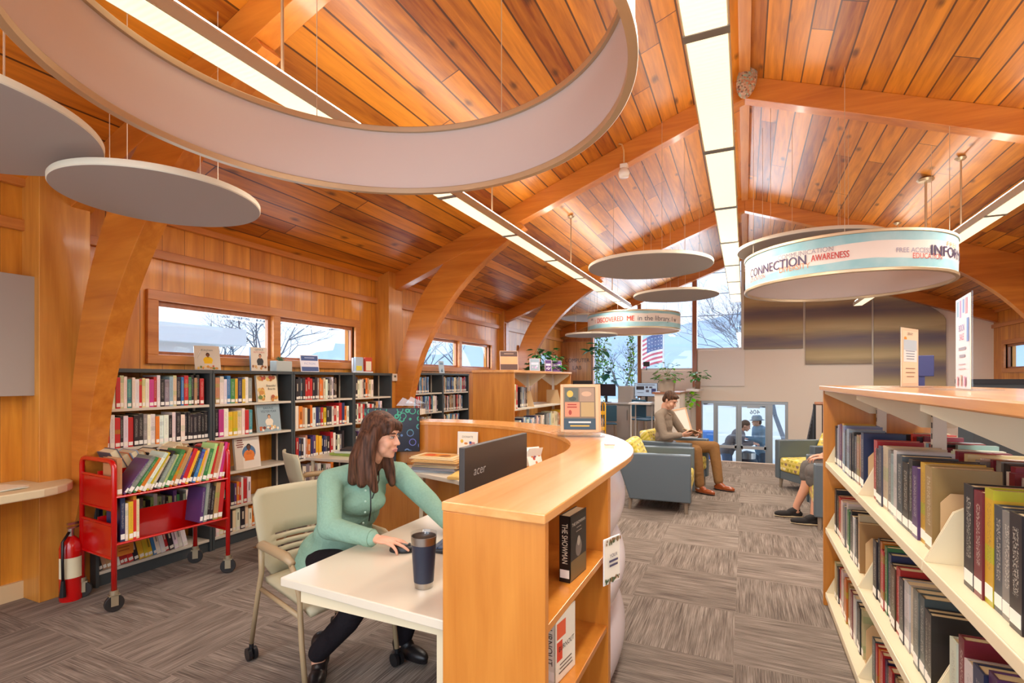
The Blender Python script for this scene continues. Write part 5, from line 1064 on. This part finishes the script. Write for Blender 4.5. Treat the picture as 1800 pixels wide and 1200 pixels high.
# ================================================================ outdoors seen through the glass
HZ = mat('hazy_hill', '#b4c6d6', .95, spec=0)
def hill(x0, x1, y, hts, label):
    m = M(); n = 60; vs = []; r = random.Random(int(y))
    for i in range(n+1):
        x = x0+(x1-x0)*i/n; z = hts[0]+hts[1]*math.sin(i*.13+y)+hts[2]*math.sin(i*.41)+r.uniform(-.4, .4)
        vs += [(x, y, -1.4), (x, y+6, z), (x, y+30, z+.5), (x, y+40, -1.4)]
    m.add(vs, [(4*i+j, 4*i+4+j, 4*i+5+j, 4*i+1+j) for i in range(n) for j in range(3)]); tag(m.build('wooded_hill', HZ, smooth=True), label, 'hill')
hill(-90, 70, 75, (6.5, 1.8, .6), 'long hazy blue wooded hill beyond the far windows')
hill(-110, 90, 110, (12, 3, .8), 'higher pale ridge behind the nearer blue hill')
m = M(); m.box(-55, -50, -80, 60, -.5, 6); 
BARK = mat('bare_tree_bark', '#6a6f78', .9)
def bare_tree(loc, H_, seed, label, lean=(0, 0), grp='bare trees outside', depth=5, r0=None):
    r = random.Random(seed); m = M()
    def br(p, d, L_, rad, k):
        q = p+d*L_; mid = (p+q)/2+Vector((r.uniform(-1, 1), r.uniform(-1, 1), r.uniform(-1, 1)))*L_*.07
        m.frus(p, mid, rad, rad*.85, 5 if k > 1 else 3, cap=False); m.frus(mid, q, rad*.85, rad*.65, 5 if k > 1 else 3, cap=False)
        if k == 0: return
        for _ in range(3 if k > 1 else 3):
            a = Vector((r.uniform(-1, 1), r.uniform(-1, 1), r.uniform(-.35, .8))); nd = (d*.9+a*.85).normalized(); br(q if r.random() > .3 else mid, nd, L_*r.uniform(.6, .8), rad*.55, k-1)
    br(Vector((0, 0, 0)), Vector((lean[0], lean[1], 1)).normalized(), H_*.32, r0 or H_*.022, depth)
    o = m.build('bare_tree', BARK, loc=loc); tag(o, label, 'tree', grp); return o
bare_tree((1.6, 24, -1.3), 9, 4, 'bare winter tree whose twigs fill the right window pane', (-.25, 0), depth=7, r0=.10)
bare_tree((-6.5, 30, -1.3), 6.5, 9, 'thin bare tree seen low through the middle window pane', depth=6)
for i, (x, y, h) in enumerate(((-23, 4.2, 8), (-24, 7.5, 8.5), (-14, 11.2, 6), (-16, 13.5, 7), (-13, 18.5, 6.5), (-14, 24, 7))):
    bare_tree((x, y, -.3), h, 20+i, f'bare tree outside the left wall windows, {ORD[i]} from the near end', depth=6, r0=.07, grp='bare trees outside the left wall')
m = M(); m.box(-20, -11.5, 3.2, 8.2, -.3, 2.35); t = tag(m.build('white_building', mat('white_siding', '#dfe6ec', .8)), 'white flat-roofed building outside the first side window', 'building'); m = M(); m.box(-20.2, -11.2, 3.0, 8.8, 2.35, 2.75); m.build('roof_fascia', mat('white_fascia', '#eef2f4', .8), t)
# flag
t = thing('flagpole', 'white flagpole with a striped and starred national flag, outside middle pane', 'flag', (-3.35, 24, -1.3)); m = M(); m.frus((0, 0, 0), (0, 0, 6.2), .05, .035, 10); m.build('pole', WHITE, t)
q = M(); W2, H2 = .95, 1.5; nx = 26
def fp(u, v): return Vector((-.05-u*W2, .06*math.sin(u*9)+.05*math.sin(u*4+v), 3.6+.9*H2*v-.25*u*u-.1*u))
for i in range(nx):
    for j in range(13):
        u0, u1, v0, v1 = i/nx, (i+1)/nx, j/13, (j+1)/13; can = u0 < .72 and j >= 6
        q.col = lin('#5b6893') if can else lin('#cf6674') if j % 2 == 0 else lin('#eceaf0'); q.quad(fp(u0, v0), fp(u1, v0), fp(u1, v1), fp(u0, v1))  # outdoor haze put into the cloth colours, paler than real flag dyes
for i in range(5):
    for j in range(4):
        c = fp(.06+.14*i, .52+.12*j)+Vector((0, -.012, 0)); q.col = lin('#f0f0f4'); q.add([c+Vector((math.sin(k*math.pi/5)*(.028 if k % 2 == 0 else .012), 0, math.cos(k*math.pi/5)*(.028 if k % 2 == 0 else .012))) for k in range(10)], [tuple(range(10))])
q.build('flag_cloth', print_mat(), t)
# power lines and poles
for i, (z, lb) in enumerate(((8.6, 'highest power line crossing the gable window'), (7.4, 'middle power line crossing the gable window'), (6.1, 'lowest power line crossing the gable window'))):
    m = M(); m.tube([(-30+60*k/12, 34+.5*i, z-.5*math.sin(math.pi*k/12)) for k in range(13)], .022, 5); tag(m.build('power_line', DGREY), lb, 'power line', 'power lines outside')
for x in (-30, 30): m = M(); m.frus((x, 34.5, -1.3), (x, 34.5, 9), .14, .1); m.box(x-.08, x+.08, 33.6, 35.6, 8.5, 8.7); tag(m.build('utility_pole', BARK), ('left' if x < 0 else 'right')+' utility pole carrying the power lines', 'utility pole')
# street things seen through the doors
def car(loc, col, label):
    t = thing('parked_car', label, 'car', loc); m = M(); m.prism([(-1.9, .35), (1.9, .35), (1.95, .8), (1.2, .9), (.7, 1.35), (-.9, 1.35), (-1.4, .92), (-1.95, .85)], 'y', -.8, .8); m.build('body', mat('paint_'+col, col, .3, coat=.5), t, bevel=.08); m = M(); m.prism([(-1.1, .93), (.95, .93), (.6, 1.3), (-.85, 1.3)], 'y', -.81, .81); m.build('windows', mat('car_glass', '#30383e', .1), t)
    for x in (-1.2, 1.2):
        for y in (-.8, .8): m = M(); m.frus((x, y-.08, .33), (x, y+.08, .33), .33, n=20); m.build('wheel', BLACK, t)
car((-5.2, 62, -1.28), '#b8303a', 'red car parked outside, left of the entrance doors'); car((.6, 58, -1.28), '#8a93a0', 'grey car parked beyond the entrance doors')
t = thing('recycling_bin', 'blue bin outside, seen through the left entrance glass', 'bin', (-1.22, 19.5, -1.28)); m = M(); m.prism([(-.25, 0), (.25, 0), (.3, .9), (-.3, .9)], 'y', -.3, .3); m.build('bin_body', mat('blue_bin', '#2c6ab0', .5), t); m = M(); m.box(-.32, .32, -.32, .32, .9, .97); m.build('lid', mat('blue_bin'), t)
t = thing('litter_bin', 'black cylindrical litter bin just outside the entrance doors', 'bin', (.05, 14.35, -1.28)); m = M(); m.lathe([(0, 0), (.24, 0), (.25, .75), (.2, .8)], n=24); m.build('bin_body', mat('bin_black', '#1e2630', .5), t, smooth='auto'); m = M(); m.lathe([(.2, .8), (.2, .95), (0, 1.0)], n=24); m.build('lid', STEEL, t)
# ================================================================ people
SKIN = mat('light_skin', '#d9a184', .5); SKIN.node_tree.nodes['Principled BSDF'].inputs['Subsurface Weight'].default_value = .08
SKIN2 = mat('fair_skin', '#d8a488', .5)
def fabric(name, c, sc=60, amt=.12):
    m = mat(name, c, .9, spec=.15); k = NT(m); co = k.obj()[0]; n = k.n('TexNoise', {'Vector': co, 'Scale': sc, 'Detail': 3.}).outputs[0]; n2 = k.n('TexNoise', {'Vector': co, 'Scale': 7., 'Detail': 2., 'Distortion': 1.}).outputs[0]
    f = k.m('ADD', k.m('MULTIPLY', k.m('SUBTRACT', n, .5), amt*2), 1.); k.col(k.mix(1., (*lin(c), 1), k.comb(f, f, f), 'MULTIPLY')); k.bump(k.m('ADD', n2, k.m('MULTIPLY', n, .1)), .03, .6); return m
def hair_mat(name, a, b):
    m = mat(name, b, .58, spec=.3); k = NT(m); c, X, Y, Z = k.obj(); n = k.n('TexNoise', {'Vector': k.comb(k.m('MULTIPLY', X, 90.), k.m('MULTIPLY', Y, 90.), k.m('MULTIPLY', Z, 5.)), 'Scale': 1., 'Detail': 3.}).outputs[0]
    k.col(k.ramp(n, [(.3, lin(a)), (.7, lin(b))])); k.bump(n, .006, .7); return m
class Blob(M):
    def C(s, *pr, n=14):
        """chain of (point, radius)"""
        for (p, r), (q, t) in zip(pr[:-1], pr[1:]): s.cap(p, q, r, t, n)
        return s
    def E(s, c, r, rot=None, n=18): return s.ell(c, r, n, rot)
    def done(s, name, m, parent, vox=.008, it=6, fac=.5):
        o = s.build(name, m, parent, smooth=True); r = o.modifiers.new('remesh', 'REMESH'); r.mode = 'VOXEL'; r.voxel_size = vox; r.use_smooth_shade = True
        q = o.modifiers.new('smooth', 'SMOOTH'); q.factor = fac; q.iterations = it; return o
V = Vector
def head_M(c, yaw, pitch=0, roll=0): return Matrix.Translation(c) @ Euler((roll, pitch, yaw)).to_matrix().to_4x4()
def add_head(b, H, neck_to, k=1.0):
    R3 = H.to_3x3(); P = lambda x, y, z: H @ V((x*k, y*k, z*k)); r = lambda *a: tuple(q*k for q in a)
    b.E(P(-.012, 0, .028), r(.096, .074, .094), R3); b.E(P(.030, 0, -.035), r(.060, .055, .075), R3); b.E(P(.045, 0, -.075), r(.040, .038, .034), R3); b.E(P(.068, 0, -.094), r(.018, .02, .016), R3)
    b.C((P(.085, 0, .012), .0075*k), (P(.107, 0, -.024), .0100*k)); b.E(P(.095, .009, -.027), r(.010, .008, .007), R3); b.E(P(.095, -.009, -.027), r(.010, .008, .007), R3)
    b.E(P(.074, 0, .036), r(.018, .046, .010), R3)
    for s in (-1, 1): b.E(P(.058, s*.034, -.026), r(.028, .027, .030), R3); b.E(P(.035, s*.040, -.055), r(.03, .018, .03), R3); b.E(P(-.008, s*.076, -.008), r(.015, .008, .026), R3)
    b.E(P(.083, 0, -.056), r(.014, .024, .014), R3)
    b.C((P(-.02, 0, -.05), .052*k), (P(-.03, 0, -.10), .050*k), (neck_to, .056*k))
def face_parts(H, parent, browc, k=1.0, lipc='#b0605a', closed=False, iris='#4a5a5a'):
    R3 = H.to_3x3(); P = lambda x, y, z: H @ V((x*k, y*k, z*k)); nm = ('right', 'left')
    for s in (-1, 1):
        m = M(); m.ell(P(.079, s*.030, .010), (.0105*k, .0135*k, .0062*k if not closed else .004*k), 12, R3); m.build('eye', mat('eye_white', '#bfb0a4', .35) if not closed else mat('eyelid', '#b98268', .5), parent, smooth=True)
        if not closed: m = M(); m.ell(P(.0868, s*.030, .0095), (.0040*k, .0056*k, .0054*k), 10, R3); m.build('iris', mat('iris_'+iris, iris, .2), parent, smooth=True)
        m = M(); m.tube([P(.089, s*.016, .030), P(.090, s*.030, .035), P(.078, s*.047, .031)], [.0035*k, .0042*k, .002*k], 6); m.build('eyebrow', mat('brow_'+browc, browc, .8), parent, smooth=True)
        m = M(); m.tube([P(.090, s*.018, .0150), P(.0915, s*.030, .0185), P(.083, s*.044, .014)], .0018*k, 5); m.build('eyelid', mat('lash', '#3a2620', .7), parent, smooth=True)
    m = M(); m.tube([P(.087, -.024, -.060), P(.0945, -.010, -.055), P(.096, 0, -.0565), P(.0945, .010, -.055), P(.087, .024, -.060)], [.001, .0042*k, .0042*k, .0042*k, .001], 8)
    m.tube([P(.086, -.022, -.061), P(.0925, -.010, -.0645), P(.094, 0, -.066), P(.0925, .010, -.0645), P(.086, .022, -.061)], [.001, .005*k, .0055*k, .005*k, .001], 8); m.build('lips', mat('lips_'+lipc, lipc, .4), parent, smooth=True)
def hand(b, w, d, n, thumb, curl=(.35, .4, .45, .55), spread=.12, k=1.0, thumb_dir=None, curl2=1.1):
    """w wrist, d finger direction, n back-of-hand normal, thumb = +1/-1 side along d x n"""
    w, d, n = V(w), V(d).normalized(), V(n).normalized(); s = d.cross(n).normalized()*thumb; n = (n-d*n.dot(d)).normalized(); R3 = Matrix((d, s, n)).transposed()
    b.E(w+d*.046*k, (.050*k, .041*k, .0145*k), R3); b.C((w-d*.03*k, .024*k), (w+d*.012*k, .022*k)); b.E(w+d*.03*k+s*.020*k-n*.006*k, (.032*k, .018*k, .015*k), R3)
    L_ = (.040, .046, .043, .034)
    for i in range(4):
        o = (1.5-i)*.0205*k; kn = w+d*(.086-.006*abs(i-1))*k+s*o; dd = (d+s*spread*(1.5-i)*.6).normalized(); p = kn; c = curl[i]*.5
        for j, (f, r) in enumerate(((1, .0092), (.68, .0084), (.55, .0076))):
            q = p+(dd*math.cos(c)-n*math.sin(c))*L_[i]*f*k; b.cap(p, q, r*k, (r-.0006)*k, 10); p = q; c += curl[i]*curl2
    t0 = w+d*.022*k+s*.030*k-n*.004*k; td = V(thumb_dir).normalized() if thumb_dir else (d*.75+s*.62-n*.2).normalized(); t1 = t0+td*.040*k; t2 = t1+(td+d*.35-n*.15).normalized()*.030*k
    b.cap(t0, t1, .0125*k, .0105*k, 10); b.cap(t1, t2, .0105*k, .0088*k, 10)
def nails(): pass
def shoe(p, yaw, name, m, parent, L_=.26, sole=None, high=False, k=1):
    T = Matrix.Translation(p) @ Matrix.Rotation(yaw, 4, 'Z'); R3 = T.to_3x3(); b = Blob(); P = lambda x, y, z: T @ V((x, y, z))
    b.E(P(.10, 0, .036), (.105*k, .044, .036), R3); b.E(P(-.01, 0, .042), (.075, .036, .042), R3); b.C((P(.04, 0, .06), .036), (P(-.02, 0, .085), .040)); b.E(P(.06, 0, .012), (.145*k, .042, .014), R3)
    if high: b.C((P(-.02, 0, .07), .045), (P(-.03, 0, .16), .05))
    o = b.done(name, m, parent, .006, 4)
    if sole: q = Blob(); q.E(P(.055, 0, .012), (.155*k, .048, .013), R3); q.done('sole', sole, o, .006, 3)
    return o

# ---------------------------------------------------------------- the woman at the desk
t = thing('person', 'seated woman with long brown hair in a mint green cardigan, hand on a mouse', 'person', (-2.05, 2.20, 0)); WO = t; OFF = V((-2.05, 2.20, 0))
def A(x, y, z): return V((x, y, z))-OFF
Hd = head_M(A(-1.775, 2.215, 1.215), R(8), R(7)); neck = A(-1.90, 2.235, 1.03)
shR, shL = A(-1.99, 2.06, .985), A(-1.80, 2.40, .985); elR, wrR = A(-1.84, 1.90, .80), A(-1.565, 1.895, .785); elL, wrL = A(-1.56, 2.34, .86), A(-1.39, 2.26, .785)
hip = A(-2.12, 2.20, .56); chest = A(-1.95, 2.22, .86); hR, hL = A(-2.08, 2.09, .53), A(-2.04, 2.32, .53); kR, kL = A(-1.66, 2.00, .545), A(-1.62, 2.36, .55); aR, aL = A(-1.98, 1.97, .13), A(-1.72, 2.33, .10)
b = Blob(); add_head(b, Hd, neck, .98); b.C((neck, .06), (chest, .09), (hip, .10)); b.C((neck, .045), (shR, .04), (elR, .035), (wrR, .026)); b.C((neck, .045), (shL, .04), (elL, .035), (wrL, .026))
b.C((hip, .08), (hR, .07), (kR, .05), (aR, .035), (aR-V((0, 0, .06)), .035)); b.C((hip, .08), (hL, .07), (kL, .05), (aL, .035), (aL-V((0, 0, .03)), .035))
hand(b, wrR, A(-1.40, 1.935, .770)-wrR, (-.05, 0, 1), -1, (.30, .16, .18, .42), .2, 1.05); hand(b, wrL, A(-1.24, 2.24, .77)-wrL, (0, 0, 1), 1, (.35, .35, .4, .45), .15)
b.done('body', SKIN, t, .0048, 8, .5); face_parts(Hd, t, '#5a3d2c', .98, '#b8746a')
MINT = fabric('mint_knit', '#87ab98', 90); JEAN = fabric('black_denim', '#201c20', 80); b = Blob(); R25 = Euler((0, R(12), R(-27))).to_matrix()
b.E(A(-2.03, 2.20, .66), (.125, .165, .17), R25); b.E(A(-1.985, 2.215, .80), (.12, .165, .14), R25); b.E(A(-1.945, 2.22, .90), (.105, .165, .12), R25); b.E(A(-1.87, 2.18, .86), (.068, .13, .075), R25); b.C((A(-1.90, 2.23, 1.01), .07), (A(-1.93, 2.23, .93), .12))
b.E(A(-2.09, 2.20, .56), (.165, .20, .14), R25); b.E(A(-2.11, 2.13, .52), (.15, .15, .10), R25); b.C((A(-1.90, 2.235, 1.025), .055), (shR, .066), (elR, .058), (wrR-V((.015, 0, 0)), .040)); b.C((A(-1.90, 2.235, 1.025), .055), (shL, .066), (elL, .056), (wrL-V((.01, -.005, 0)), .040))
sw = b.done('cardigan', MINT, t, .009, 6, .5)
m = M(); dd = (wrR-elR).normalized(); m.frus(wrR-V((.045, 0, 0)), wrR-V((.008, 0, 0)), .0425, .0415, 20); m.build('cuff', MINT, t, smooth='auto')
b = Blob(); b.C((A(-2.12, 2.20, .52), .13), (hR, .10), (kR, .072), (A(-1.80, 1.98, .32), .062), (aR, .052)); b.C((A(-2.12, 2.20, .52), .13), (hL, .10), (kL, .072), (A(-1.66, 2.35, .32), .062), (aL, .052)); b.done('trousers', JEAN, t, .010, 5)
shoe(A(-1.99, 1.99, 0), R(-55), 'shoe', mat('black_leather', '#1a1618', .4), t, high=True); shoe(A(-1.73, 2.34, 0), R(-15), 'shoe', mat('black_leather'), t)
HB = hair_mat('brown_hair', '#1f0f08', '#6a4430'); b = Blob(); R3 = Hd.to_3x3(); P = lambda x, y, z: Hd @ V((x, y, z))
b.E(P(-.022, 0, .048), (.102, .088, .092), R3); b.E(P(-.060, 0, -.02), (.068, .088, .12), R3)
for y in (-.06, -.03, 0, .03, .06): b.C((P(-.055, y, .0), .045), (P(-.085, y*1.25, -.12), .045), (P(-.095, y*1.35, -.24), .030))
for s in (-1, 1):
    b.C((P(.005, s*.078, .05), .026), (P(.000, s*.088, -.03), .030), (P(-.01, s*.092, -.12), .034), (P(.015, s*.096, -.20), .034), (P(.045, s*.088, -.265), .020))
    b.C((P(-.035, s*.08, .0), .035), (P(-.045, s*.095, -.13), .038), (P(-.03, s*.10, -.24), .028))
b.E(P(-.055, 0, -.15), (.050, .115, .12), R3); b.E(P(-.02, .085, -.10), (.045, .03, .13), R3); b.E(P(-.02, -.085, -.10), (.045, .03, .13), R3); b.E(P(.062, -.01, .078), (.034, .060, .028), R3); b.C((P(.075, .04, .07), .02), (P(.07, .062, .04), .014)); b.C((P(.078, -.03, .07), .018), (P(.07, -.058, .035), .014)); b.C((P(.088, 0, .068), .014), (P(.092, .018, .050), .009))
b.done('hair', HB, t, .0065, 8, .5)
m = M(); m.tube([A(-1.845, 2.20, 1.06), A(-1.815, 2.16, 1.00), A(-1.775, 2.125, .92), A(-1.77, 2.12, .84), A(-1.79, 2.13, .78)], .0035, 6); m.tube([A(-1.83, 2.255, 1.05), A(-1.79, 2.21, .98), A(-1.77, 2.13, .90)], .0035, 6); m.build('lanyard', BLACK, t, smooth=True)
m = M(); m.lathe([(.058, 0), (.063, .012), (.057, .024), (.052, .012), (.058, 0)], A(-1.885, 2.23, 1.035), 24, caps=False); m.build('neckline', mat('dark_undershirt', '#241e22', .8), t, smooth=True)
for i in range(4):
    m = M(); z = .95-.055*i; m.ell(A(-1.775+.002*i-.01*(i == 3), 2.085-.004*i, z), (.006, .006, .006), 8); m.build('button', mat('pearl_button', '#a9c8b8', .3), sw, smooth=True)

# ---------------------------------------------------------------- the reading man
t = thing('person', 'seated man in taupe polo sweater and ochre trousers reading a paperback', 'person', (-1.0, 7.55, 0)); OFF = V((-1.0, 7.55, 0))
Hd = head_M(A(-.955, 7.48, 1.225), R(-22), R(30)); neck = A(-1.03, 7.52, 1.07); shR, shL = A(-1.08, 7.31, 1.02), A(-.98, 7.70, 1.02); elR, elL = A(-1.00, 7.22, .74), A(-.82, 7.78, .76); wrR, wrL = A(-.78, 7.30, .765), A(-.62, 7.56, .76)
hR, hL = A(-1.02, 7.46, .55), A(-.99, 7.66, .55); kR, kL = A(-.60, 7.33, .56), A(-.40, 7.78, .57); aR, aL = A(-.55, 7.29, .12), A(-.33, 7.62, .12)
b = Blob(); add_head(b, Hd, neck, 1.02); b.C((neck, .06), (A(-1.05, 7.52, .85), .10), (A(-1.03, 7.55, .58), .10)); b.C((neck, .05), (shR, .045), (elR, .038), (wrR, .027)); b.C((neck, .05), (shL, .045), (elL, .038), (wrL, .027))
b.C((hR, .07), (kR, .05), (aR, .035), (aR-V((0, 0, .06)), .035)); b.C((hL, .07), (kL, .05), (aL, .035), (aL-V((0, 0, .06)), .035))
hand(b, wrR, (.9, .3, .05), (.1, -.7, -.7), -1, (.4, .45, .5, .55), .1, thumb_dir=(.8, .2, .55)); hand(b, wrL, (.5, -.75, .05), (.5, .3, -.8), 1, (.4, .45, .5, .55), .1, thumb_dir=(.3, -.6, .6))
b.done('body', SKIN2, t, .006, 4, .4); face_parts(Hd, t, '#4a3020', 1.02, '#b8746a', closed=True)
TP = fabric('taupe_knit', '#8d7f70', 90, .08); b = Blob(); Rm = Euler((0, R(-4), R(-12))).to_matrix()
b.E(A(-1.04, 7.52, .70), (.125, .17, .16), Rm); b.E(A(-1.05, 7.52, .88), (.12, .18, .16), Rm); b.E(A(-1.04, 7.52, .98), (.10, .18, .08), Rm); b.C((neck, .062), (shR, .066), (elR, .056), (wrR-V((.02, .005, 0)), .040)); b.C((neck, .062), (shL, .066), (elL, .056), (wrL-V((.01, -.02, 0)), .040))
b.done('sweater', TP, t, .010, 5)
b = Blob(); b.C((neck+V((-.04, -.05, .012)), .016), (neck+V((.035, -.055, -.012)), .014), (neck+V((.085, -.03, -.05)), .010)); b.C((neck+V((-.04, .05, .012)), .016), (neck+V((.035, .055, -.012)), .014), (neck+V((.085, .025, -.05)), .010)); b.C((neck+V((-.05, -.045, .015)), .015), (neck+V((-.055, .045, .015)), .015)); b.done('collar', TP, t, .006, 3)
OC = fabric('ochre_corduroy', '#8c6740', 70, .1); b = Blob(); b.C((A(-1.03, 7.55, .55), .13), (hR, .10), (kR, .080), (A(-.57, 7.31, .33), .070), (aR, .062)); b.C((A(-1.03, 7.55, .55), .13), (hL, .10), (kL, .080), (A(-.36, 7.70, .33), .070), (aL, .062)); b.done('trousers', OC, t, .010, 5)
m = M(); m.lathe([(.0, -.02), (.135, -.018), (.14, .018), (0, .02)], A(-1.02, 7.53, .63), 28); m.build('belt', mat('dark_belt', '#4a3a3c', .5), t, smooth='auto')
BR = mat('tan_leather_shoe', '#9a4a1e', .25, coat=.5); shoe(A(-.53, 7.28, 0), R(-28), 'shoe', BR, t, sole=mat('dark_sole', '#2c1c14', .6)); shoe(A(-.31, 7.60, 0), R(-20), 'shoe', BR, t, sole=mat('dark_sole'))
for a in (aR, aL): m = M(); m.frus(a-V((0, 0, .06)), a, .040, .042, 16); m.build('sock', mat('pale_sock', '#d8c4b0', .8), t, smooth='auto')
HM = hair_mat('short_brown_hair', '#2c1a10', '#5f3f28'); b = Blob(); R3 = Hd.to_3x3(); P = lambda x, y, z: Hd @ V((x, y, z)); b.E(P(-.022, 0, .052), (.101, .083, .086), R3); b.E(P(-.058, 0, .0), (.056, .080, .072), R3); b.C((P(.0, .070, .04), .018), (P(.012, .073, .012), .010)); b.C((P(.0, -.070, .04), .018), (P(.012, -.073, .012), .010)); b.E(P(.045, .0, .092), (.044, .055, .026), R3); b.C((P(.070, -.03, .090), .015), (P(.076, .03, .088), .014)); b.done('hair', HM, t, .0065, 3, .4)
t = thing('paperback', 'open paperback held in the hands of the reading man', 'book', (-.66, 7.41, .79), R(-40), rot=(R(-18), 0, R(-40)))
for s in (-1, 1):
    m = M(); n = 8; prof = [(s*.105*i/n, .020*math.sin(math.pi*i/n*.8)+.01*i/n) for i in range(n+1)]; m.prism(prof+[(x, z+.012*(1-abs(x)/.2)) for x, z in prof[::-1]], 'y', -.08, .08); m.build('page_block', mat('aged_pages', '#d2bd98', .8), t, smooth='auto')
    m = M(); m.prism([(x*1.02, z-.002) for x, z in prof]+[(x*1.02, z-.0005) for x, z in prof[::-1]], 'y', -.083, .083); m.build('cover', mat('paperback_cover', '#8a6a54', .5), t)

# ---------------------------------------------------------------- legs and body of the person in the right armchair
t = thing('person', 'person mostly hidden by the right shelving, bare leg and black canvas shoes showing', 'person', (1.0, 6.36, 0)); OFF = V((1.0, 6.36, 0))
Hd = head_M(A(.98, 6.36, 1.24), R(180), R(20)); neck = A(1.03, 6.36, 1.07); hR, hL = A(1.02, 6.47, .55), A(1.02, 6.27, .55); kR, kL = A(.64, 6.46, .56), A(.66, 6.24, .55); aR, aL = A(.52, 6.44, .13), A(.66, 6.18, .10)
shR, shL = A(1.06, 6.56, 1.0), A(1.06, 6.16, 1.0); elR, elL = A(.98, 6.60, .76), A(.98, 6.12, .76); wrR, wrL = A(.78, 6.48, .70), A(.78, 6.26, .70)
b = Blob(); add_head(b, Hd, neck); b.C((neck, .06), (A(1.05, 6.36, .85), .10), (A(1.03, 6.36, .58), .10)); b.C((neck, .05), (shR, .045), (elR, .038), (wrR, .027)); b.C((neck, .05), (shL, .045), (elL, .038), (wrL, .027))
b.C((hR, .07), (kR, .056), ((kR+aR)*.5+V((.03, 0, 0)), .052), (aR, .036), (aR-V((0, 0, .06)), .036)); b.C((hL, .07), (kL, .056), ((kL+aL)*.5+V((.03, 0, 0)), .052), (aL, .036), (aL-V((0, 0, .05)), .036))
hand(b, wrR, (-1, -.2, -.1), (0, 0, 1), -1); hand(b, wrL, (-1, .2, -.1), (0, 0, 1), 1); b.done('body', SKIN, t, .007, 4, .4); face_parts(Hd, t, '#3a281c', closed=True)
GS = fabric('grey_jersey', '#6f6a66', 90); b = Blob(); b.E(A(1.05, 6.36, .72), (.12, .17, .18)); b.E(A(1.06, 6.36, .9), (.11, .18, .14)); b.C((neck, .06), (shR, .064), (elR, .055)); b.C((neck, .06), (shL, .064), (elL, .055)); b.done('t_shirt', fabric('navy_jersey', '#3a4458', 90), t, .011, 4)
b = Blob(); b.C((A(1.04, 6.36, .54), .13), (hR, .10), (kR, .085), (kR+V((-.02, 0, -.10)), .075)); b.C((A(1.04, 6.36, .54), .13), (hL, .10), (kL, .085), (kL+V((0, 0, -.10)), .075)); b.done('shorts', GS, t, .011, 4)
CV = mat('black_canvas', '#23201f', .8); SO = mat('cream_rubber', '#c9b48e', .6); shoe(A(.50, 6.44, 0), R(190), 'shoe', CV, t, sole=SO); shoe(A(.64, 6.17, 0), R(185), 'shoe', CV, t, sole=SO)
b = Blob(); R3 = Hd.to_3x3(); b.E(Hd @ V((-.02, 0, .05)), (.1, .082, .088), R3); b.E(Hd @ V((-.06, 0, -.01)), (.05, .074, .08), R3); b.done('hair', HM, t, .008, 3)

# ---------------------------------------------------------------- two people outside the glass doors
def outsider(loc, yaw, label, coatc, trouc, bend, hat=None, hc=HM):
    t = thing('person', label, 'person', loc, yaw); X = math.sin(bend); Z = math.cos(bend); hz = .92; ch = V((.42*X, 0, hz+.42*Z)); nk = V((.50*X, 0, hz+.52*Z)); H_ = head_M(nk+V((.06+.08*X, 0, .14)), 0, bend*.6)
    b = Blob(); add_head(b, H_, nk); b.C((V((0, 0, hz)), .10), (ch, .10)); wr = []
    for s in (-1, 1):
        sh = ch+V((.02, s*.19, .05)); el = sh+V((.02, s*.03, -.27)); w = el+V((.24, -s*.10, .05)); wr.append((s, w)); b.C((nk, .05), (sh, .045), (el, .038), (w, .028)); hand(b, w, (1, -s*.3, 0), (0, s*.2, 1), s)
        b.C((V((0, s*.09, hz-.05)), .08), (V((.03, s*.10, .48)), .055), (V((-.02, s*.10, .1)), .04))
    b.done('body', SKIN, t, .008, 4, .4); face_parts(H_, t, '#4a3424')
    b = Blob(); b.E((0, 0, hz-.02), (.16, .20, .18)); b.E(V((.2*X, 0, hz+.2*Z)), (.16, .20, .20)); b.E(ch, (.15, .22, .16))
    for s, w in wr: sh = ch+V((.02, s*.19, .05)); el = sh+V((.02, s*.03, -.27)); b.C((nk-V((0, 0, .03)), .08), (sh, .085), (el, .070), (w, .050))
    b.done('jacket', fabric('jacket_'+coatc, coatc, 50), t, .012, 4)
    b = Blob()
    for s in (-1, 1): b.C((V((0, s*.08, hz-.08)), .11), (V((.03, s*.10, .48)), .085), (V((-.02, s*.10, .06)), .07))
    b.done('trousers', fabric('trousers_'+trouc, trouc, 60), t, .012, 4)
    for s in (-1, 1): shoe(V((0, s*.10, 0)), 0, 'shoe', mat('black_leather'), t)
    b = Blob(); R3 = H_.to_3x3(); b.E(H_ @ V((-.02, 0, .05)), (.1, .082, .088), R3); b.E(H_ @ V((-.06, 0, -.01)), (.05, .074, .08), R3); b.done('hair', hc, t, .008, 3)
    if hat: m = M(); m.T = H_ @ Matrix.Translation((-.01, 0, .055)); m.lathe([(.165, -.02), (.115, .0), (.108, .06), (.08, .095), (0, .1)], n=24); m.build('sun_hat', fabric('hat_'+hat, hat, 20), t, smooth=True)
    return t
outsider((-.42, 14.25, -1.28), R(-5), 'person in a dark grey jacket bending over a phone just outside the doors', '#7a787c', '#6a80a0', .62).scale = (1.12, 1.2, 1.1)
outsider((.42, 14.9, -1.28), R(200), 'person in pale blue jacket and brimmed hat outside the right door', '#6f8ea4', '#4a5a6a', .12, hat='#8c98a0').scale = (1.12, 1.15, 1.08)

# the rest of the shelved books: more than can be told apart
tag(STUFF.build('shelved_books', BKA), 'remaining upright books filling the dark bookcases, oak shelving and rear shelf faces', 'books', kind='stuff')
